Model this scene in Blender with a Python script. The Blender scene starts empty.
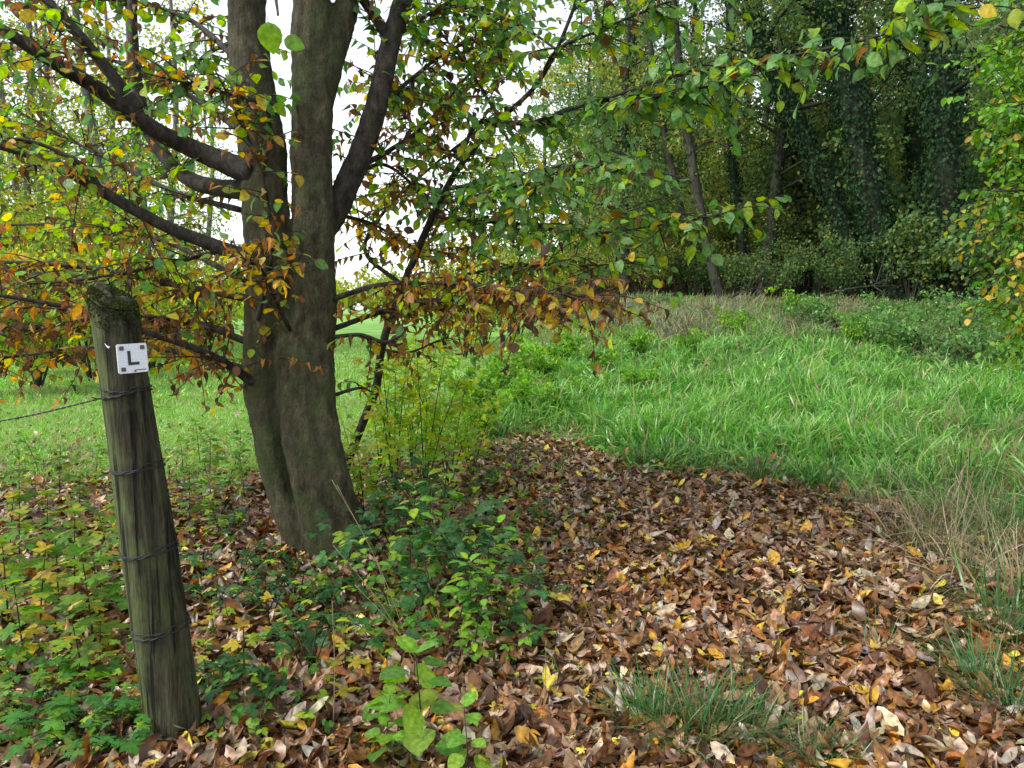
import bpy, math
import numpy as np
from mathutils import Vector

# ------------------------------------------------------------------ camera, sky, sun, exposure
S = bpy.context.scene
COL = S.collection
EYE = np.array([0.0, 0.0, 1.5])
PITCH = math.radians(6.0)
FPX = 705.0
cam_data = bpy.data.cameras.new('camera')
cam = bpy.data.objects.new('camera', cam_data)
COL.objects.link(cam)
cam.location = EYE
cam.rotation_euler = (math.radians(90) - PITCH, 0, 0)
cam_data.sensor_width = 36.0
cam_data.lens = 36.0 * FPX / 1024.0
cam_data.clip_start = 0.05
cam_data.clip_end = 2000
S.camera = cam

SUN_EL, SUN_AZ = 46.0, -112.0      # azimuth measured from +Y towards +X
world = bpy.data.worlds.new('World')
S.world = world
world.use_nodes = True
wn = world.node_tree.nodes
wl = world.node_tree.links
bg = wn['Background']
sky = wn.new('ShaderNodeTexSky')
sky.sky_type = 'NISHITA'
sky.sun_disc = False
sky.sun_elevation = math.radians(SUN_EL)
sky.sun_rotation = math.radians(SUN_AZ)
sky.dust_density = 1.0
hs = wn.new('ShaderNodeHueSaturation')
hs.inputs['Saturation'].default_value = 0.30
wl.new(sky.outputs[0], hs.inputs['Color'])
wl.new(hs.outputs[0], bg.inputs['Color'])
bg.inputs['Strength'].default_value = 0.15

sd = bpy.data.lights.new('sun', 'SUN')
sd.energy = 1.5
sd.angle = math.radians(14)
sd.color = (1.0, 0.96, 0.9)
sun = bpy.data.objects.new('sun', sd)
COL.objects.link(sun)
_e, _a = math.radians(SUN_EL), math.radians(SUN_AZ)
_dir = Vector((math.sin(_a) * math.cos(_e), math.cos(_a) * math.cos(_e), math.sin(_e)))
sun.rotation_euler = _dir.to_track_quat('Z', 'Y').to_euler()
S.view_settings.view_transform = 'Standard'
S.view_settings.look = 'None'
S.view_settings.exposure = 1.18
S.view_settings.gamma = 1.0
S.cycles.max_bounces = 8
S.cycles.transmission_bounces = 4
S.cycles.diffuse_bounces = 4
S.cycles.glossy_bounces = 2

R = np.random.default_rng(7)

# ------------------------------------------------------------------ mapping and terrain
def sstep(a, b, x):
    t = np.clip((np.asarray(x, float) - a) / (b - a), 0, 1)
    return t * t * (3 - 2 * t)

def terrain(x, y):
    x = np.asarray(x, float); y = np.asarray(y, float)
    right = sstep(-3.0, 3.0, x - 0.06 * y)
    z = 1.75 * sstep(5, 24, y) * right + 1.0 * sstep(12, 90, y) * (1 - right)
    z = z + 0.22 * np.clip(y - 24, 0, 60) * right * sstep(0, 1, (y - 24) / 12)
    near = np.exp(-((x / 14) ** 2 + ((y - 5) / 14) ** 2))
    z = z + near * (0.03 * np.sin(1.7 * x + 0.6) * np.cos(1.3 * y) + 0.02 * np.sin(3.1 * x + 2.2 * y))
    z = z + 0.09 * np.exp(-(((x + 1.25) / 0.75) ** 2 + ((y - 4.45) / 0.75) ** 2))
    return z

def gz(x, y):
    return float(terrain(x, y))

def at(px, py, Y):
    """World point at depth Y (metres in front of the viewer) seen in direction (px, py)."""
    cx, cy = (px - 512) / FPX, (384 - py) / FPX
    d = np.array([cx, math.cos(PITCH) + cy * math.sin(PITCH), -math.sin(PITCH) + cy * math.cos(PITCH)])
    return EYE + d * (Y / d[1])

def ground_at(px, py):
    cx, cy = (px - 512) / FPX, (384 - py) / FPX
    d = np.array([cx, math.cos(PITCH) + cy * math.sin(PITCH), -math.sin(PITCH) + cy * math.cos(PITCH)])
    d /= d[1]
    lo = 0.8
    Y = lo
    while Y < 120:
        p = EYE + d * Y
        if p[2] <= gz(p[0], p[1]):
            break
        Y += 0.02 + Y * 0.004
    p = EYE + d * Y
    p[2] = gz(p[0], p[1])
    return p

def grass_edge(x):
    """Distance at which the grass starts beyond the leaf litter, as a function of x."""
    return np.interp(x, [-9, -4, -2.2, -1.0, -0.35, 0.3, 0.75, 1.2, 2.0, 2.7, 3.4, 5, 8],
                        [5.2, 5.6, 6.0, 6.6, 7.6, 8.0, 7.5, 6.4, 6.1, 5.4, 4.6, 4.0, 3.5])

# ------------------------------------------------------------------ materials
def new_mat(name):
    m = bpy.data.materials.new(name)
    m.use_nodes = True
    nt = m.node_tree
    return m, nt.nodes, nt.links, nt.nodes['Principled BSDF']

def leaf_mat(name, transl=0.35, rough=0.5, spec=0.35, mottle=0.35, scale=60.0):
    m, n, l, p = new_mat(name)
    a = n.new('ShaderNodeAttribute'); a.attribute_name = 'Col'
    tc = n.new('ShaderNodeTexCoord')
    nz = n.new('ShaderNodeTexNoise'); nz.inputs['Scale'].default_value = scale; nz.inputs['Detail'].default_value = 4
    l.new(tc.outputs['Object'], nz.inputs['Vector'])
    mr = n.new('ShaderNodeMapRange'); mr.inputs[1].default_value = 0.3; mr.inputs[2].default_value = 0.7
    mr.inputs[3].default_value = 1 - mottle; mr.inputs[4].default_value = 1 + mottle
    l.new(nz.outputs[0], mr.inputs[0])
    mx = n.new('ShaderNodeMix'); mx.data_type = 'RGBA'; mx.blend_type = 'MULTIPLY'; mx.inputs[0].default_value = 1
    l.new(a.outputs['Color'], mx.inputs[6]); l.new(mr.outputs[0], mx.inputs[7])
    l.new(mx.outputs[2], p.inputs['Base Color'])
    p.inputs['Roughness'].default_value = rough
    p.inputs['Specular IOR Level'].default_value = spec
    out = n['Material Output']
    if transl > 0:
        t = n.new('ShaderNodeBsdfTranslucent')
        hv = n.new('ShaderNodeHueSaturation'); hv.inputs['Saturation'].default_value = 1.15; hv.inputs['Value'].default_value = 1.6
        l.new(mx.outputs[2], hv.inputs['Color']); l.new(hv.outputs[0], t.inputs['Color'])
        ms = n.new('ShaderNodeMixShader'); ms.inputs[0].default_value = transl
        l.new(p.outputs[0], ms.inputs[1]); l.new(t.outputs[0], ms.inputs[2])
        l.new(ms.outputs[0], out.inputs['Surface'])
    return m

def bark_mat(name, c1, c2, c3, scale=6.0, zs=0.25, bump=0.5, moss=0.5, cracks=0.0, algae=0.0):
    m, n, l, p = new_mat(name)
    tc = n.new('ShaderNodeTexCoord')
    mp = n.new('ShaderNodeMapping'); mp.inputs['Scale'].default_value = (1, 1, zs)
    l.new(tc.outputs['Object'], mp.inputs['Vector'])
    n1 = n.new('ShaderNodeTexNoise'); n1.inputs['Scale'].default_value = scale * 3; n1.inputs['Detail'].default_value = 8
    n1.inputs['Roughness'].default_value = 0.65
    l.new(mp.outputs[0], n1.inputs['Vector'])
    n2 = n.new('ShaderNodeTexNoise'); n2.inputs['Scale'].default_value = scale * 0.8; n2.inputs['Detail'].default_value = 5
    l.new(tc.outputs['Object'], n2.inputs['Vector'])
    r1 = n.new('ShaderNodeValToRGB')
    r1.color_ramp.elements[0].position = 0.35; r1.color_ramp.elements[0].color = (*c1, 1)
    r1.color_ramp.elements[1].position = 0.68; r1.color_ramp.elements[1].color = (*c2, 1)
    l.new(n1.outputs[0], r1.inputs[0])
    r2 = n.new('ShaderNodeMapRange'); r2.inputs[1].default_value = 0.62 - 0.25 * moss; r2.inputs[2].default_value = 0.78 - 0.2 * moss
    l.new(n2.outputs[0], r2.inputs[0])
    mx = n.new('ShaderNodeMix'); mx.data_type = 'RGBA'
    l.new(r2.outputs[0], mx.inputs[0]); l.new(r1.outputs[0], mx.inputs[6]); mx.inputs[7].default_value = (*c3, 1)
    # keep the streaks inside the moss colour
    mu = n.new('ShaderNodeMix'); mu.data_type = 'RGBA'; mu.blend_type = 'MULTIPLY'; mu.inputs[0].default_value = 0.7
    ms = n.new('ShaderNodeMapRange'); ms.inputs[1].default_value = 0.3; ms.inputs[2].default_value = 0.7
    ms.inputs[3].default_value = 0.55; ms.inputs[4].default_value = 1.3
    l.new(n1.outputs[0], ms.inputs[0]); l.new(mx.outputs[2], mu.inputs[6]); l.new(ms.outputs[0], mu.inputs[7])
    col = mu.outputs[2]
    mp2 = n.new('ShaderNodeMapping'); mp2.inputs['Scale'].default_value = (1, 1, zs * 1.6)
    l.new(tc.outputs['Object'], mp2.inputs['Vector'])
    n3 = n.new('ShaderNodeTexNoise'); n3.inputs['Scale'].default_value = scale * 14; n3.inputs['Detail'].default_value = 6
    n3.inputs['Roughness'].default_value = 0.7
    l.new(mp2.outputs[0], n3.inputs['Vector'])
    if algae:
        # green algae on the weather side (-x) of the wood
        ge = n.new('ShaderNodeNewGeometry'); sx = n.new('ShaderNodeSeparateXYZ'); l.new(ge.outputs['Normal'], sx.inputs[0])
        am = n.new('ShaderNodeMath'); am.operation = 'MULTIPLY_ADD'; am.inputs[1].default_value = -0.55; l.new(sx.outputs[0], am.inputs[0]); l.new(n2.outputs[0], am.inputs[2])
        ar = n.new('ShaderNodeMapRange'); ar.inputs[1].default_value = 0.42; ar.inputs[2].default_value = 0.85; ar.inputs[4].default_value = algae
        l.new(am.outputs[0], ar.inputs[0])
        ax_ = n.new('ShaderNodeMix'); ax_.data_type = 'RGBA'; l.new(ar.outputs[0], ax_.inputs[0]); l.new(col, ax_.inputs[6]); ax_.inputs[7].default_value = (0.13, 0.16, 0.06, 1)
        col = ax_.outputs[2]
    fm = n.new('ShaderNodeMapRange'); fm.inputs[1].default_value = 0.3; fm.inputs[2].default_value = 0.7; fm.inputs[3].default_value = 0.6; fm.inputs[4].default_value = 1.4
    l.new(n3.outputs[0], fm.inputs[0])
    fx = n.new('ShaderNodeMix'); fx.data_type = 'RGBA'; fx.blend_type = 'MULTIPLY'; fx.inputs[0].default_value = 1
    l.new(col, fx.inputs[6]); l.new(fm.outputs[0], fx.inputs[7]); col = fx.outputs[2]
    if cracks:
        mp3 = n.new('ShaderNodeMapping'); mp3.inputs['Scale'].default_value = (1, 1, 0.03)
        l.new(tc.outputs['Object'], mp3.inputs['Vector'])
        n4 = n.new('ShaderNodeTexNoise'); n4.inputs['Scale'].default_value = 55; n4.inputs['Detail'].default_value = 3
        l.new(mp3.outputs[0], n4.inputs['Vector'])
        cm = n.new('ShaderNodeMapRange'); cm.inputs[1].default_value = 0.36; cm.inputs[2].default_value = 0.44; cm.inputs[3].default_value = 1 - cracks; cm.inputs[4].default_value = 1
        l.new(n4.outputs[0], cm.inputs[0])
        cx = n.new('ShaderNodeMix'); cx.data_type = 'RGBA'; cx.blend_type = 'MULTIPLY'; cx.inputs[0].default_value = 1
        l.new(col, cx.inputs[6]); l.new(cm.outputs[0], cx.inputs[7]); col = cx.outputs[2]
    l.new(col, p.inputs['Base Color'])
    p.inputs['Roughness'].default_value = 0.8
    p.inputs['Specular IOR Level'].default_value = 0.25
    bp = n.new('ShaderNodeBump'); bp.inputs['Strength'].default_value = bump; bp.inputs['Distance'].default_value = 0.03
    hs_ = n.new('ShaderNodeMath'); hs_.operation = 'MULTIPLY_ADD'; hs_.inputs[1].default_value = 0.6
    l.new(n3.outputs[0], hs_.inputs[0]); l.new(n1.outputs[0], hs_.inputs[2])
    hh = hs_.outputs[0]
    if cracks:
        h2 = n.new('ShaderNodeMath'); h2.operation = 'ADD'; l.new(hh, h2.inputs[0]); l.new(cm.outputs[0], h2.inputs[1]); hh = h2.outputs[0]
    l.new(hh, bp.inputs['Height']); l.new(bp.outputs[0], p.inputs['Normal'])
    return m

M_LEAF = leaf_mat('leaf', 0.45, 0.48, 0.28)
M_DRY = leaf_mat('dry_leaf', 0.08, 0.36, 0.5, 0.6, 45)
M_GRASS = leaf_mat('grass_blade', 0.38, 0.33, 0.5, 0.2, 12)
M_STRAW = leaf_mat('straw', 0.15, 0.7, 0.2, 0.2, 30)
M_FAR = leaf_mat('far_leaf', 0.5, 0.55, 0.3, 0.25, 3)
M_IVY = leaf_mat('ivy_leaf', 0.1, 0.7, 0.06, 0.3, 5)
M_BARK = bark_mat('beech_bark', (0.038, 0.033, 0.018), (0.112, 0.100, 0.056), (0.066, 0.078, 0.030), 7.0, 0.35, 0.9, 0.70)
M_LIMB = bark_mat('limb_bark', (0.018, 0.015, 0.012), (0.07, 0.058, 0.045), (0.04, 0.045, 0.025), 9.0, 0.5, 0.4, 0.3)
M_FARBARK = bark_mat('wood_bark', (0.02, 0.018, 0.014), (0.075, 0.065, 0.05), (0.04, 0.05, 0.025), 2.0, 0.2, 0.4, 0.5)
M_IVYBARK = bark_mat('ivy_bark', (0.010, 0.010, 0.007), (0.032, 0.032, 0.020), (0.020, 0.030, 0.014), 2.0, 0.2, 0.4, 0.6)
M_FLAREBARK = bark_mat('flare_pale_bark', (0.08, 0.085, 0.09), (0.22, 0.22, 0.22), (0.14, 0.16, 0.12), 2.0, 0.3, 0.3, 0.4)  # pale bark with the bluish pallor of lens flare put into its colour
M_POST = bark_mat('weathered_oak', (0.014, 0.013, 0.008), (0.105, 0.098, 0.052), (0.085, 0.105, 0.036), 11.0, 0.06, 1.0, 0.6, 0.75, 0.8)
M_MOSS = leaf_mat('moss', 0.1, 0.9, 0.1, 0.5, 120)

m, n, l, p = new_mat('galvanised_wire'); M_WIRE = m
p.inputs['Base Color'].default_value = (0.10, 0.10, 0.105, 1); p.inputs['Metallic'].default_value = 0.7
p.inputs['Roughness'].default_value = 0.55
nz = n.new('ShaderNodeTexNoise'); nz.inputs['Scale'].default_value = 60
rr = n.new('ShaderNodeValToRGB'); rr.color_ramp.elements[0].color = (0.02, 0.018, 0.016, 1); rr.color_ramp.elements[1].color = (0.085, 0.085, 0.09, 1)
l.new(nz.outputs[0], rr.inputs[0]); l.new(rr.outputs[0], p.inputs['Base Color'])
m, n, l, p = new_mat('sign_plastic'); M_SIGN = m
nz = n.new('ShaderNodeTexNoise'); nz.inputs['Scale'].default_value = 25; nz.inputs['Detail'].default_value = 6
rr = n.new('ShaderNodeValToRGB'); rr.color_ramp.elements[0].position = 0.3; rr.color_ramp.elements[0].color = (0.66, 0.69, 0.72, 1)
rr.color_ramp.elements[1].position = 0.55; rr.color_ramp.elements[1].color = (0.84, 0.87, 0.92, 1)
l.new(nz.outputs[0], rr.inputs[0]); l.new(rr.outputs[0], p.inputs['Base Color']); p.inputs['Roughness'].default_value = 0.4
m, n, l, p = new_mat('sign_black'); M_BLACK = m
nz = n.new('ShaderNodeTexNoise'); nz.inputs['Scale'].default_value = 40
rr = n.new('ShaderNodeValToRGB'); rr.color_ramp.elements[0].color = (0.012, 0.012, 0.013, 1); rr.color_ramp.elements[1].color = (0.03, 0.03, 0.032, 1)
l.new(nz.outputs[0], rr.inputs[0]); l.new(rr.outputs[0], p.inputs['Base Color']); p.inputs['Roughness'].default_value = 0.5
m, n, l, p = new_mat('nail_steel'); M_NAIL = m
nz = n.new('ShaderNodeTexNoise'); nz.inputs['Scale'].default_value = 80
rr = n.new('ShaderNodeValToRGB'); rr.color_ramp.elements[0].color = (0.06, 0.06, 0.065, 1); rr.color_ramp.elements[1].color = (0.16, 0.16, 0.17, 1)
l.new(nz.outputs[0], rr.inputs[0]); l.new(rr.outputs[0], p.inputs['Base Color']); p.inputs['Metallic'].default_value = 0.6
p.inputs['Roughness'].default_value = 0.5

m, n, l, p = new_mat('soil_and_turf'); M_GROUND = m
a = n.new('ShaderNodeAttribute'); a.attribute_name = 'Col'
tc = n.new('ShaderNodeTexCoord')
nz = n.new('ShaderNodeTexNoise'); nz.inputs['Scale'].default_value = 9; nz.inputs['Detail'].default_value = 10; nz.inputs['Roughness'].default_value = 0.7
l.new(tc.outputs['Object'], nz.inputs['Vector'])
nb = n.new('ShaderNodeTexNoise'); nb.inputs['Scale'].default_value = 0.6; nb.inputs['Detail'].default_value = 5
l.new(tc.outputs['Object'], nb.inputs['Vector'])
ad = n.new('ShaderNodeMath'); ad.operation = 'ADD'; l.new(nz.outputs[0], ad.inputs[0]); l.new(nb.outputs[0], ad.inputs[1])
mr = n.new('ShaderNodeMapRange'); mr.inputs[1].default_value = 0.7; mr.inputs[2].default_value = 1.3; mr.inputs[3].default_value = 0.55; mr.inputs[4].default_value = 1.45
l.new(ad.outputs[0], mr.inputs[0])
mx = n.new('ShaderNodeMix'); mx.data_type = 'RGBA'; mx.blend_type = 'MULTIPLY'; mx.inputs[0].default_value = 1
l.new(a.outputs['Color'], mx.inputs[6]); l.new(mr.outputs[0], mx.inputs[7]); l.new(mx.outputs[2], p.inputs['Base Color'])
p.inputs['Roughness'].default_value = 0.95
bp = n.new('ShaderNodeBump'); bp.inputs['Strength'].default_value = 0.6; bp.inputs['Distance'].default_value = 0.05
l.new(nz.outputs[0], bp.inputs['Height']); l.new(bp.outputs[0], p.inputs['Normal'])

# ------------------------------------------------------------------ mesh accumulators
class Acc:
    def __init__(self):
        self.v, self.i, self.t, self.c, self.nv, self.sm = [], [], [], [], 0, []
    def add(self, v, idx, tot, col, smooth=True):
        v = np.asarray(v, np.float32)
        self.v.append(v); self.i.append(np.asarray(idx, np.int32) + self.nv); self.t.append(np.asarray(tot, np.int32))
        c = np.asarray(col, np.float32)
        if c.ndim == 1:
            c = np.repeat(c[None], len(v), 0)
        self.c.append(c); self.nv += len(v)
    def place(self, tpl, pos, d, nrm, size, col, width=1.0):
        pos = np.atleast_2d(pos)
        N = len(pos)
        if N == 0: return
        d = np.broadcast_to(d, (N, 3)).astype(float); nrm = np.broadcast_to(nrm, (N, 3)).astype(float)
        size = np.broadcast_to(size, (N,)); col = np.broadcast_to(col, (N, 3)); width = np.broadcast_to(width, (N,))
        d = d / (np.linalg.norm(d, axis=1, keepdims=True) + 1e-9)
        nrm = nrm - (nrm * d).sum(1, keepdims=True) * d
        nrm = nrm / (np.linalg.norm(nrm, axis=1, keepdims=True) + 1e-9)
        s = np.cross(d, nrm)
        tv, ti, tt = tpl[:3]
        n = len(tv)
        V = (tv[None, :, 0:1] * (s * width[:, None])[:, None, :] + tv[None, :, 1:2] * d[:, None, :] + tv[None, :, 2:3] * nrm[:, None, :])
        V = V * size[:, None, None] + pos[:, None, :]
        idx = (ti[None, :] + (np.arange(N) * n)[:, None]).ravel()
        c = np.repeat(col[:, None, :], n, 1)
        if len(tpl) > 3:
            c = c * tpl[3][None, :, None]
        self.add(V.reshape(-1, 3), idx, np.tile(tt, N), c.reshape(-1, 3))
    def build(self, name, mat, parent=None, smooth=True, origin=None):
        me = bpy.data.meshes.new(name)
        if self.nv:
            v = np.concatenate(self.v)
            if origin is not None:
                v = v - np.asarray(origin, np.float32)
            i = np.concatenate(self.i); t = np.concatenate(self.t); c = np.concatenate(self.c)
            me.vertices.add(len(v)); me.vertices.foreach_set('co', v.ravel())
            me.loops.add(len(i)); me.loops.foreach_set('vertex_index', i)
            me.polygons.add(len(t))
            st = np.concatenate([[0], np.cumsum(t)[:-1]]).astype(np.int32)
            me.polygons.foreach_set('loop_start', st); me.polygons.foreach_set('loop_total', t)
            me.polygons.foreach_set('use_smooth', np.full(len(t), smooth))
            at_ = me.color_attributes.new('Col', 'FLOAT_COLOR', 'POINT')
            cc = np.ones((len(v), 4), np.float32); cc[:, :3] = np.clip(c, 0, 1)
            at_.data.foreach_set('color', cc.ravel())
            me.update(calc_edges=True)
            me.validate()
        me.materials.append(mat)
        o = bpy.data.objects.new(name, me)
        COL.objects.link(o)
        if parent is not None:
            o.parent = parent
        return o

def empty(name, loc=(0, 0, 0)):
    o = bpy.data.objects.new(name, None)
    o.location = [float(a) for a in loc]
    o.empty_display_size = 0.1
    COL.objects.link(o)
    return o

def tag(o, label=None, cat=None, group=None, kind=None):
    if label: o['label'] = label
    if cat: o['category'] = cat
    if group: o['group'] = group
    if kind: o['kind'] = kind
    return o

def dup(root, loc, rotz=0.0, scale=1.0, label=None, group=None):
    r = root.copy(); COL.objects.link(r)
    r.location = [float(a) for a in loc]; r.rotation_euler = (0, 0, rotz)
    r.scale = (scale, scale, scale) if np.isscalar(scale) else scale
    if label: r['label'] = label
    if group: r['group'] = group
    for ch in list(root.children):
        c = ch.copy(); COL.objects.link(c); c.parent = r
        for g in list(ch.children):
            d = g.copy(); COL.objects.link(d); d.parent = c
    return r

# ------------------------------------------------------------------ leaf and blade shapes
def ovate(rows=5, fold=0.25, curl=0.5, wide=0.30, twist=0.0, cup=0.0, tooth=0.0, stalk=0.12, peak=0.9):
    vs = []
    ang = 0.0; y = 0.0; z = 0.0
    prev = 0
    for r in range(rows + 1):
        t = r / rows
        if r:
            dt = 1.0 / rows
            ang = curl * t
            y += dt * math.cos(ang); z -= dt * math.sin(ang)
        w = wide * (math.sin(math.pi * min(1, t ** peak)) ** 0.8) + 0.012
        if tooth and 0 < r < rows: w *= 1 + tooth * (1 if r % 2 else -1)
        tw = twist * t
        for sgn in (-1, 0, 1):
            lx = sgn * w
            lz = abs(sgn) * w * (fold + cup * 1.0)
            if cup and sgn: lx *= math.cos(cup * 0.9)
            vs.append((lx * math.cos(tw), y + 0.0, z + lz + lx * math.sin(tw)))
    idx = []; tot = []
    for r in range(rows):
        for k in (0, 1):
            a = r * 3 + k
            idx += [a, a + 1, a + 4, a + 3]; tot.append(4)
    shade = np.array([[0.92, 1.12, 0.92][i % 3] for i in range(len(vs))])
    if stalk:
        b = len(vs)
        vs += [(-0.008, -stalk, 0.0), (0.008, -stalk, 0.0), (0.010, 0.02, 0), (-0.010, 0.02, 0)]
        idx += [b, b + 1, b + 2, b + 3]; tot.append(4)
        shade = np.concatenate([shade, np.full(4, 0.8)])
    return np.array(vs), np.array(idx), np.array(tot), shade

def palmate(lobes=5, depth=0.45, droop=0.25, stalk=0.5):
    pts = [(0.0, 0.0)]
    spread = [-125, -62, 0, 62, 125] if lobes == 5 else [-75, 0, 75]
    lens = [0.45, 0.75, 1.0, 0.75, 0.45] if lobes == 5 else [0.75, 1.0, 0.75]
    for k, (a, L) in enumerate(zip(spread, lens)):
        a0 = math.radians(a); hw = math.radians(22 if lobes == 5 else 30)
        pts.append((math.sin(a0 - hw) * L * 0.68, math.cos(a0 - hw) * L * 0.68))
        pts.append((math.sin(a0 - hw * 0.45) * L * 0.80, math.cos(a0 - hw * 0.45) * L * 0.80))
        pts.append((math.sin(a0) * L, math.cos(a0) * L))
        pts.append((math.sin(a0 + hw * 0.45) * L * 0.80, math.cos(a0 + hw * 0.45) * L * 0.80))
        pts.append((math.sin(a0 + hw) * L * 0.68, math.cos(a0 + hw) * L * 0.68))
        if k < len(spread) - 1:
            am = math.radians((spread[k] + spread[k + 1]) / 2)
            Lm = min(L, lens[k + 1]) * (1 - depth) * 0.85
            pts.append((math.sin(am) * Lm, math.cos(am) * Lm))
    P = np.array(pts)
    r = np.linalg.norm(P, axis=1)
    ang = np.arctan2(P[:, 0], P[:, 1])
    z = -droop * r ** 2 + 0.05 * np.cos(ang * 5)* r
    z[0] = 0
    V = np.column_stack([P[:, 0] * 0.62 / 0.62, P[:, 1], z])
    idx, tot = [], []
    m_ = len(P) - 1
    for k in range(1, m_):
        idx += [0, k, k + 1]; tot.append(3)
    sh = np.where(r < 0.01, 1.15, 0.96)
    if stalk:
        b = len(V)
        V = np.vstack([V, [(-0.012, -stalk * 0.7, -stalk * 0.6), (0.012, -stalk * 0.7, -stalk * 0.6), (0.012, 0, 0), (-0.012, 0, 0)]])
        idx += [b, b + 1, b + 2, b + 3]; tot.append(4)
        sh = np.concatenate([sh, np.full(4, 0.8)])
    return V, np.array(idx), np.array(tot), sh

def trifoliate(tooth=0.08):
    parts = []
    for ang, sc, off in ((0, 1.0, 0.15), (70, 0.85, 0.0), (-70, 0.85, 0.0)):
        v, i, t, s = ovate(5, 0.2, 0.45, 0.33, 0, 0, tooth, 0.1)
        a = math.radians(ang)
        v = v * sc
        w = np.column_stack([v[:, 0] * math.cos(a) + v[:, 1] * math.sin(a), -v[:, 0] * math.sin(a) + v[:, 1] * math.cos(a) + off, v[:, 2]])
        parts.append((w, i, t, s))
    V = []; I = []; T = []; Sx = []; b = 0
    for w, i, t, s in parts:
        V.append(w); I.append(i + b); T.append(t); Sx.append(s); b += len(w)
    V.append(np.array([(-0.012, -0.6, -0.25), (0.012, -0.6, -0.25), (0.012, 0.16, 0), (-0.012, 0.16, 0)]))
    I.append(np.array([b, b + 1, b + 2, b + 3])); T.append(np.array([4])); Sx.append(np.full(4, 0.8))
    return np.concatenate(V), np.concatenate(I), np.concatenate(T), np.concatenate(Sx)

def blade(segs=4, bend=1.1, w=0.018):
    vs = []; y = z = 0.0
    for r in range(segs + 1):
        t = r / segs
        ang = bend * t ** 1.3
        if r:
            y += math.sin(ang) / segs; z += math.cos(ang) / segs
        ww = w * (1 - t ** 2.2) + 0.0012
        vs.append((-ww, z, -y)); vs.append((ww, z, -y))
    idx, tot = [], []
    for r in range(segs):
        idx += [2 * r, 2 * r + 1, 2 * r + 3, 2 * r + 2]; tot.append(4)
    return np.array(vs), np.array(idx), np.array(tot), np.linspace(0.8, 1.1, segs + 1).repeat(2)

FLAT = [ovate(5, 0.18, 0.35, 0.30), ovate(5, 0.30, 0.7, 0.31, 0.25), ovate(5, 0.1, 0.15, 0.33, -0.2)]
CURL = [ovate(6, 0.9, 1.7, 0.19, 0.9, 0.6), ovate(6, 1.5, 1.0, 0.17, -1.2, 0.7), ovate(6, 0.7, 2.4, 0.18, 0.7, 0.4)]
LITTER = [ovate(6, 0.12, 0.3, 0.24, 0.2, 0, 0.0, 0.1), ovate(6, 0.6, 0.9, 0.20, 0.5, 0.3, 0, 0.1), ovate(6, -0.15, -0.6, 0.25, -0.4, 0, 0.06, 0.1),
          ovate(6, 1.1, 0.4, 0.17, -0.7, 0.5, 0, 0.1), ovate(6, 0.2, -0.7, 0.26, 0.7, 0, 0.08, 0.1), ovate(6, 0.5, 1.8, 0.18, 0.2, 0.2, 0, 0.1),
          ovate(6, -0.6, 0.8, 0.18, -0.9, 0, 0, 0.1)]
SMALL = [ovate(2, 0.3, 0.5, 0.36, 0, 0, 0, 0), ovate(2, 0.1, 0.9, 0.34, 0.3, 0, 0, 0)]
ROUND = ovate(11, 0.14, 0.35, 0.40, 0, 0, 0.025, 0.2, 0.8)
PALM = palmate(5); PALM3 = palmate(3, 0.3)
TRI = trifoliate()
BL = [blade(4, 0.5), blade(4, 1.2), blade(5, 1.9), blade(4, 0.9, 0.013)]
THIN = [blade(4, 0.8, 0.007), blade(5, 1.7, 0.007), blade(3, 0.3, 0.006)]

def jit(col, n, amt=0.25, hue=0.12):
    c = np.array(col, float)[None] * (1 + R.uniform(-amt, amt, (n, 1))) * (1 + R.uniform(-hue, hue, (n, 3)))
    return np.clip(c, 0.003, 0.9)

def pick(pal, n):
    """pal: list of (weight, colour). Returns n jittered colours and the palette index."""
    w = np.array([q[0] for q in pal], float); w /= w.sum()
    k = R.choice(len(pal), n, p=w)
    c = np.array([q[1] for q in pal])[k]
    c = c * (1 + R.uniform(-0.28, 0.28, (n, 1))) * (1 + R.uniform(-0.12, 0.12, (n, 3)))
    return np.clip(c, 0.003, 0.9), k

GREEN = (0.105, 0.235, 0.045); BLUEGREEN = (0.135, 0.255, 0.085); YGREEN = (0.26, 0.38, 0.035)  # BLUEGREEN also paints in the sky's bluish sheen on leaf faces
YELLOW = (0.50, 0.36, 0.05); ORANGE = (0.40, 0.19, 0.035); BROWN = (0.19, 0.098, 0.042); DBROWN = (0.085, 0.050, 0.030)

def rand_dirs(n, zs=1.0):
    d = R.normal(size=(n, 3)); d[:, 2] *= zs
    return d / np.linalg.norm(d, axis=1, keepdims=True)

# ------------------------------------------------------------------ tubes
def catmull(P, n):
    P = np.asarray(P, float)
    if len(P) == 2:
        t = np.linspace(0, 1, n)[:, None]
        return P[0] * (1 - t) + P[1] * t
    Q = np.vstack([2 * P[0] - P[1], P, 2 * P[-1] - P[-2]])
    u = np.linspace(0, len(P) - 1 - 1e-6, n)
    k = u.astype(int); f = (u - k)[:, None]
    a, b, c, d = Q[k], Q[k + 1], Q[k + 2], Q[k + 3]
    return 0.5 * ((2 * b) + (-a + c) * f + (2 * a - 5 * b + 4 * c - d) * f ** 2 + (-a + 3 * b - 3 * c + d) * f ** 3)

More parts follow.
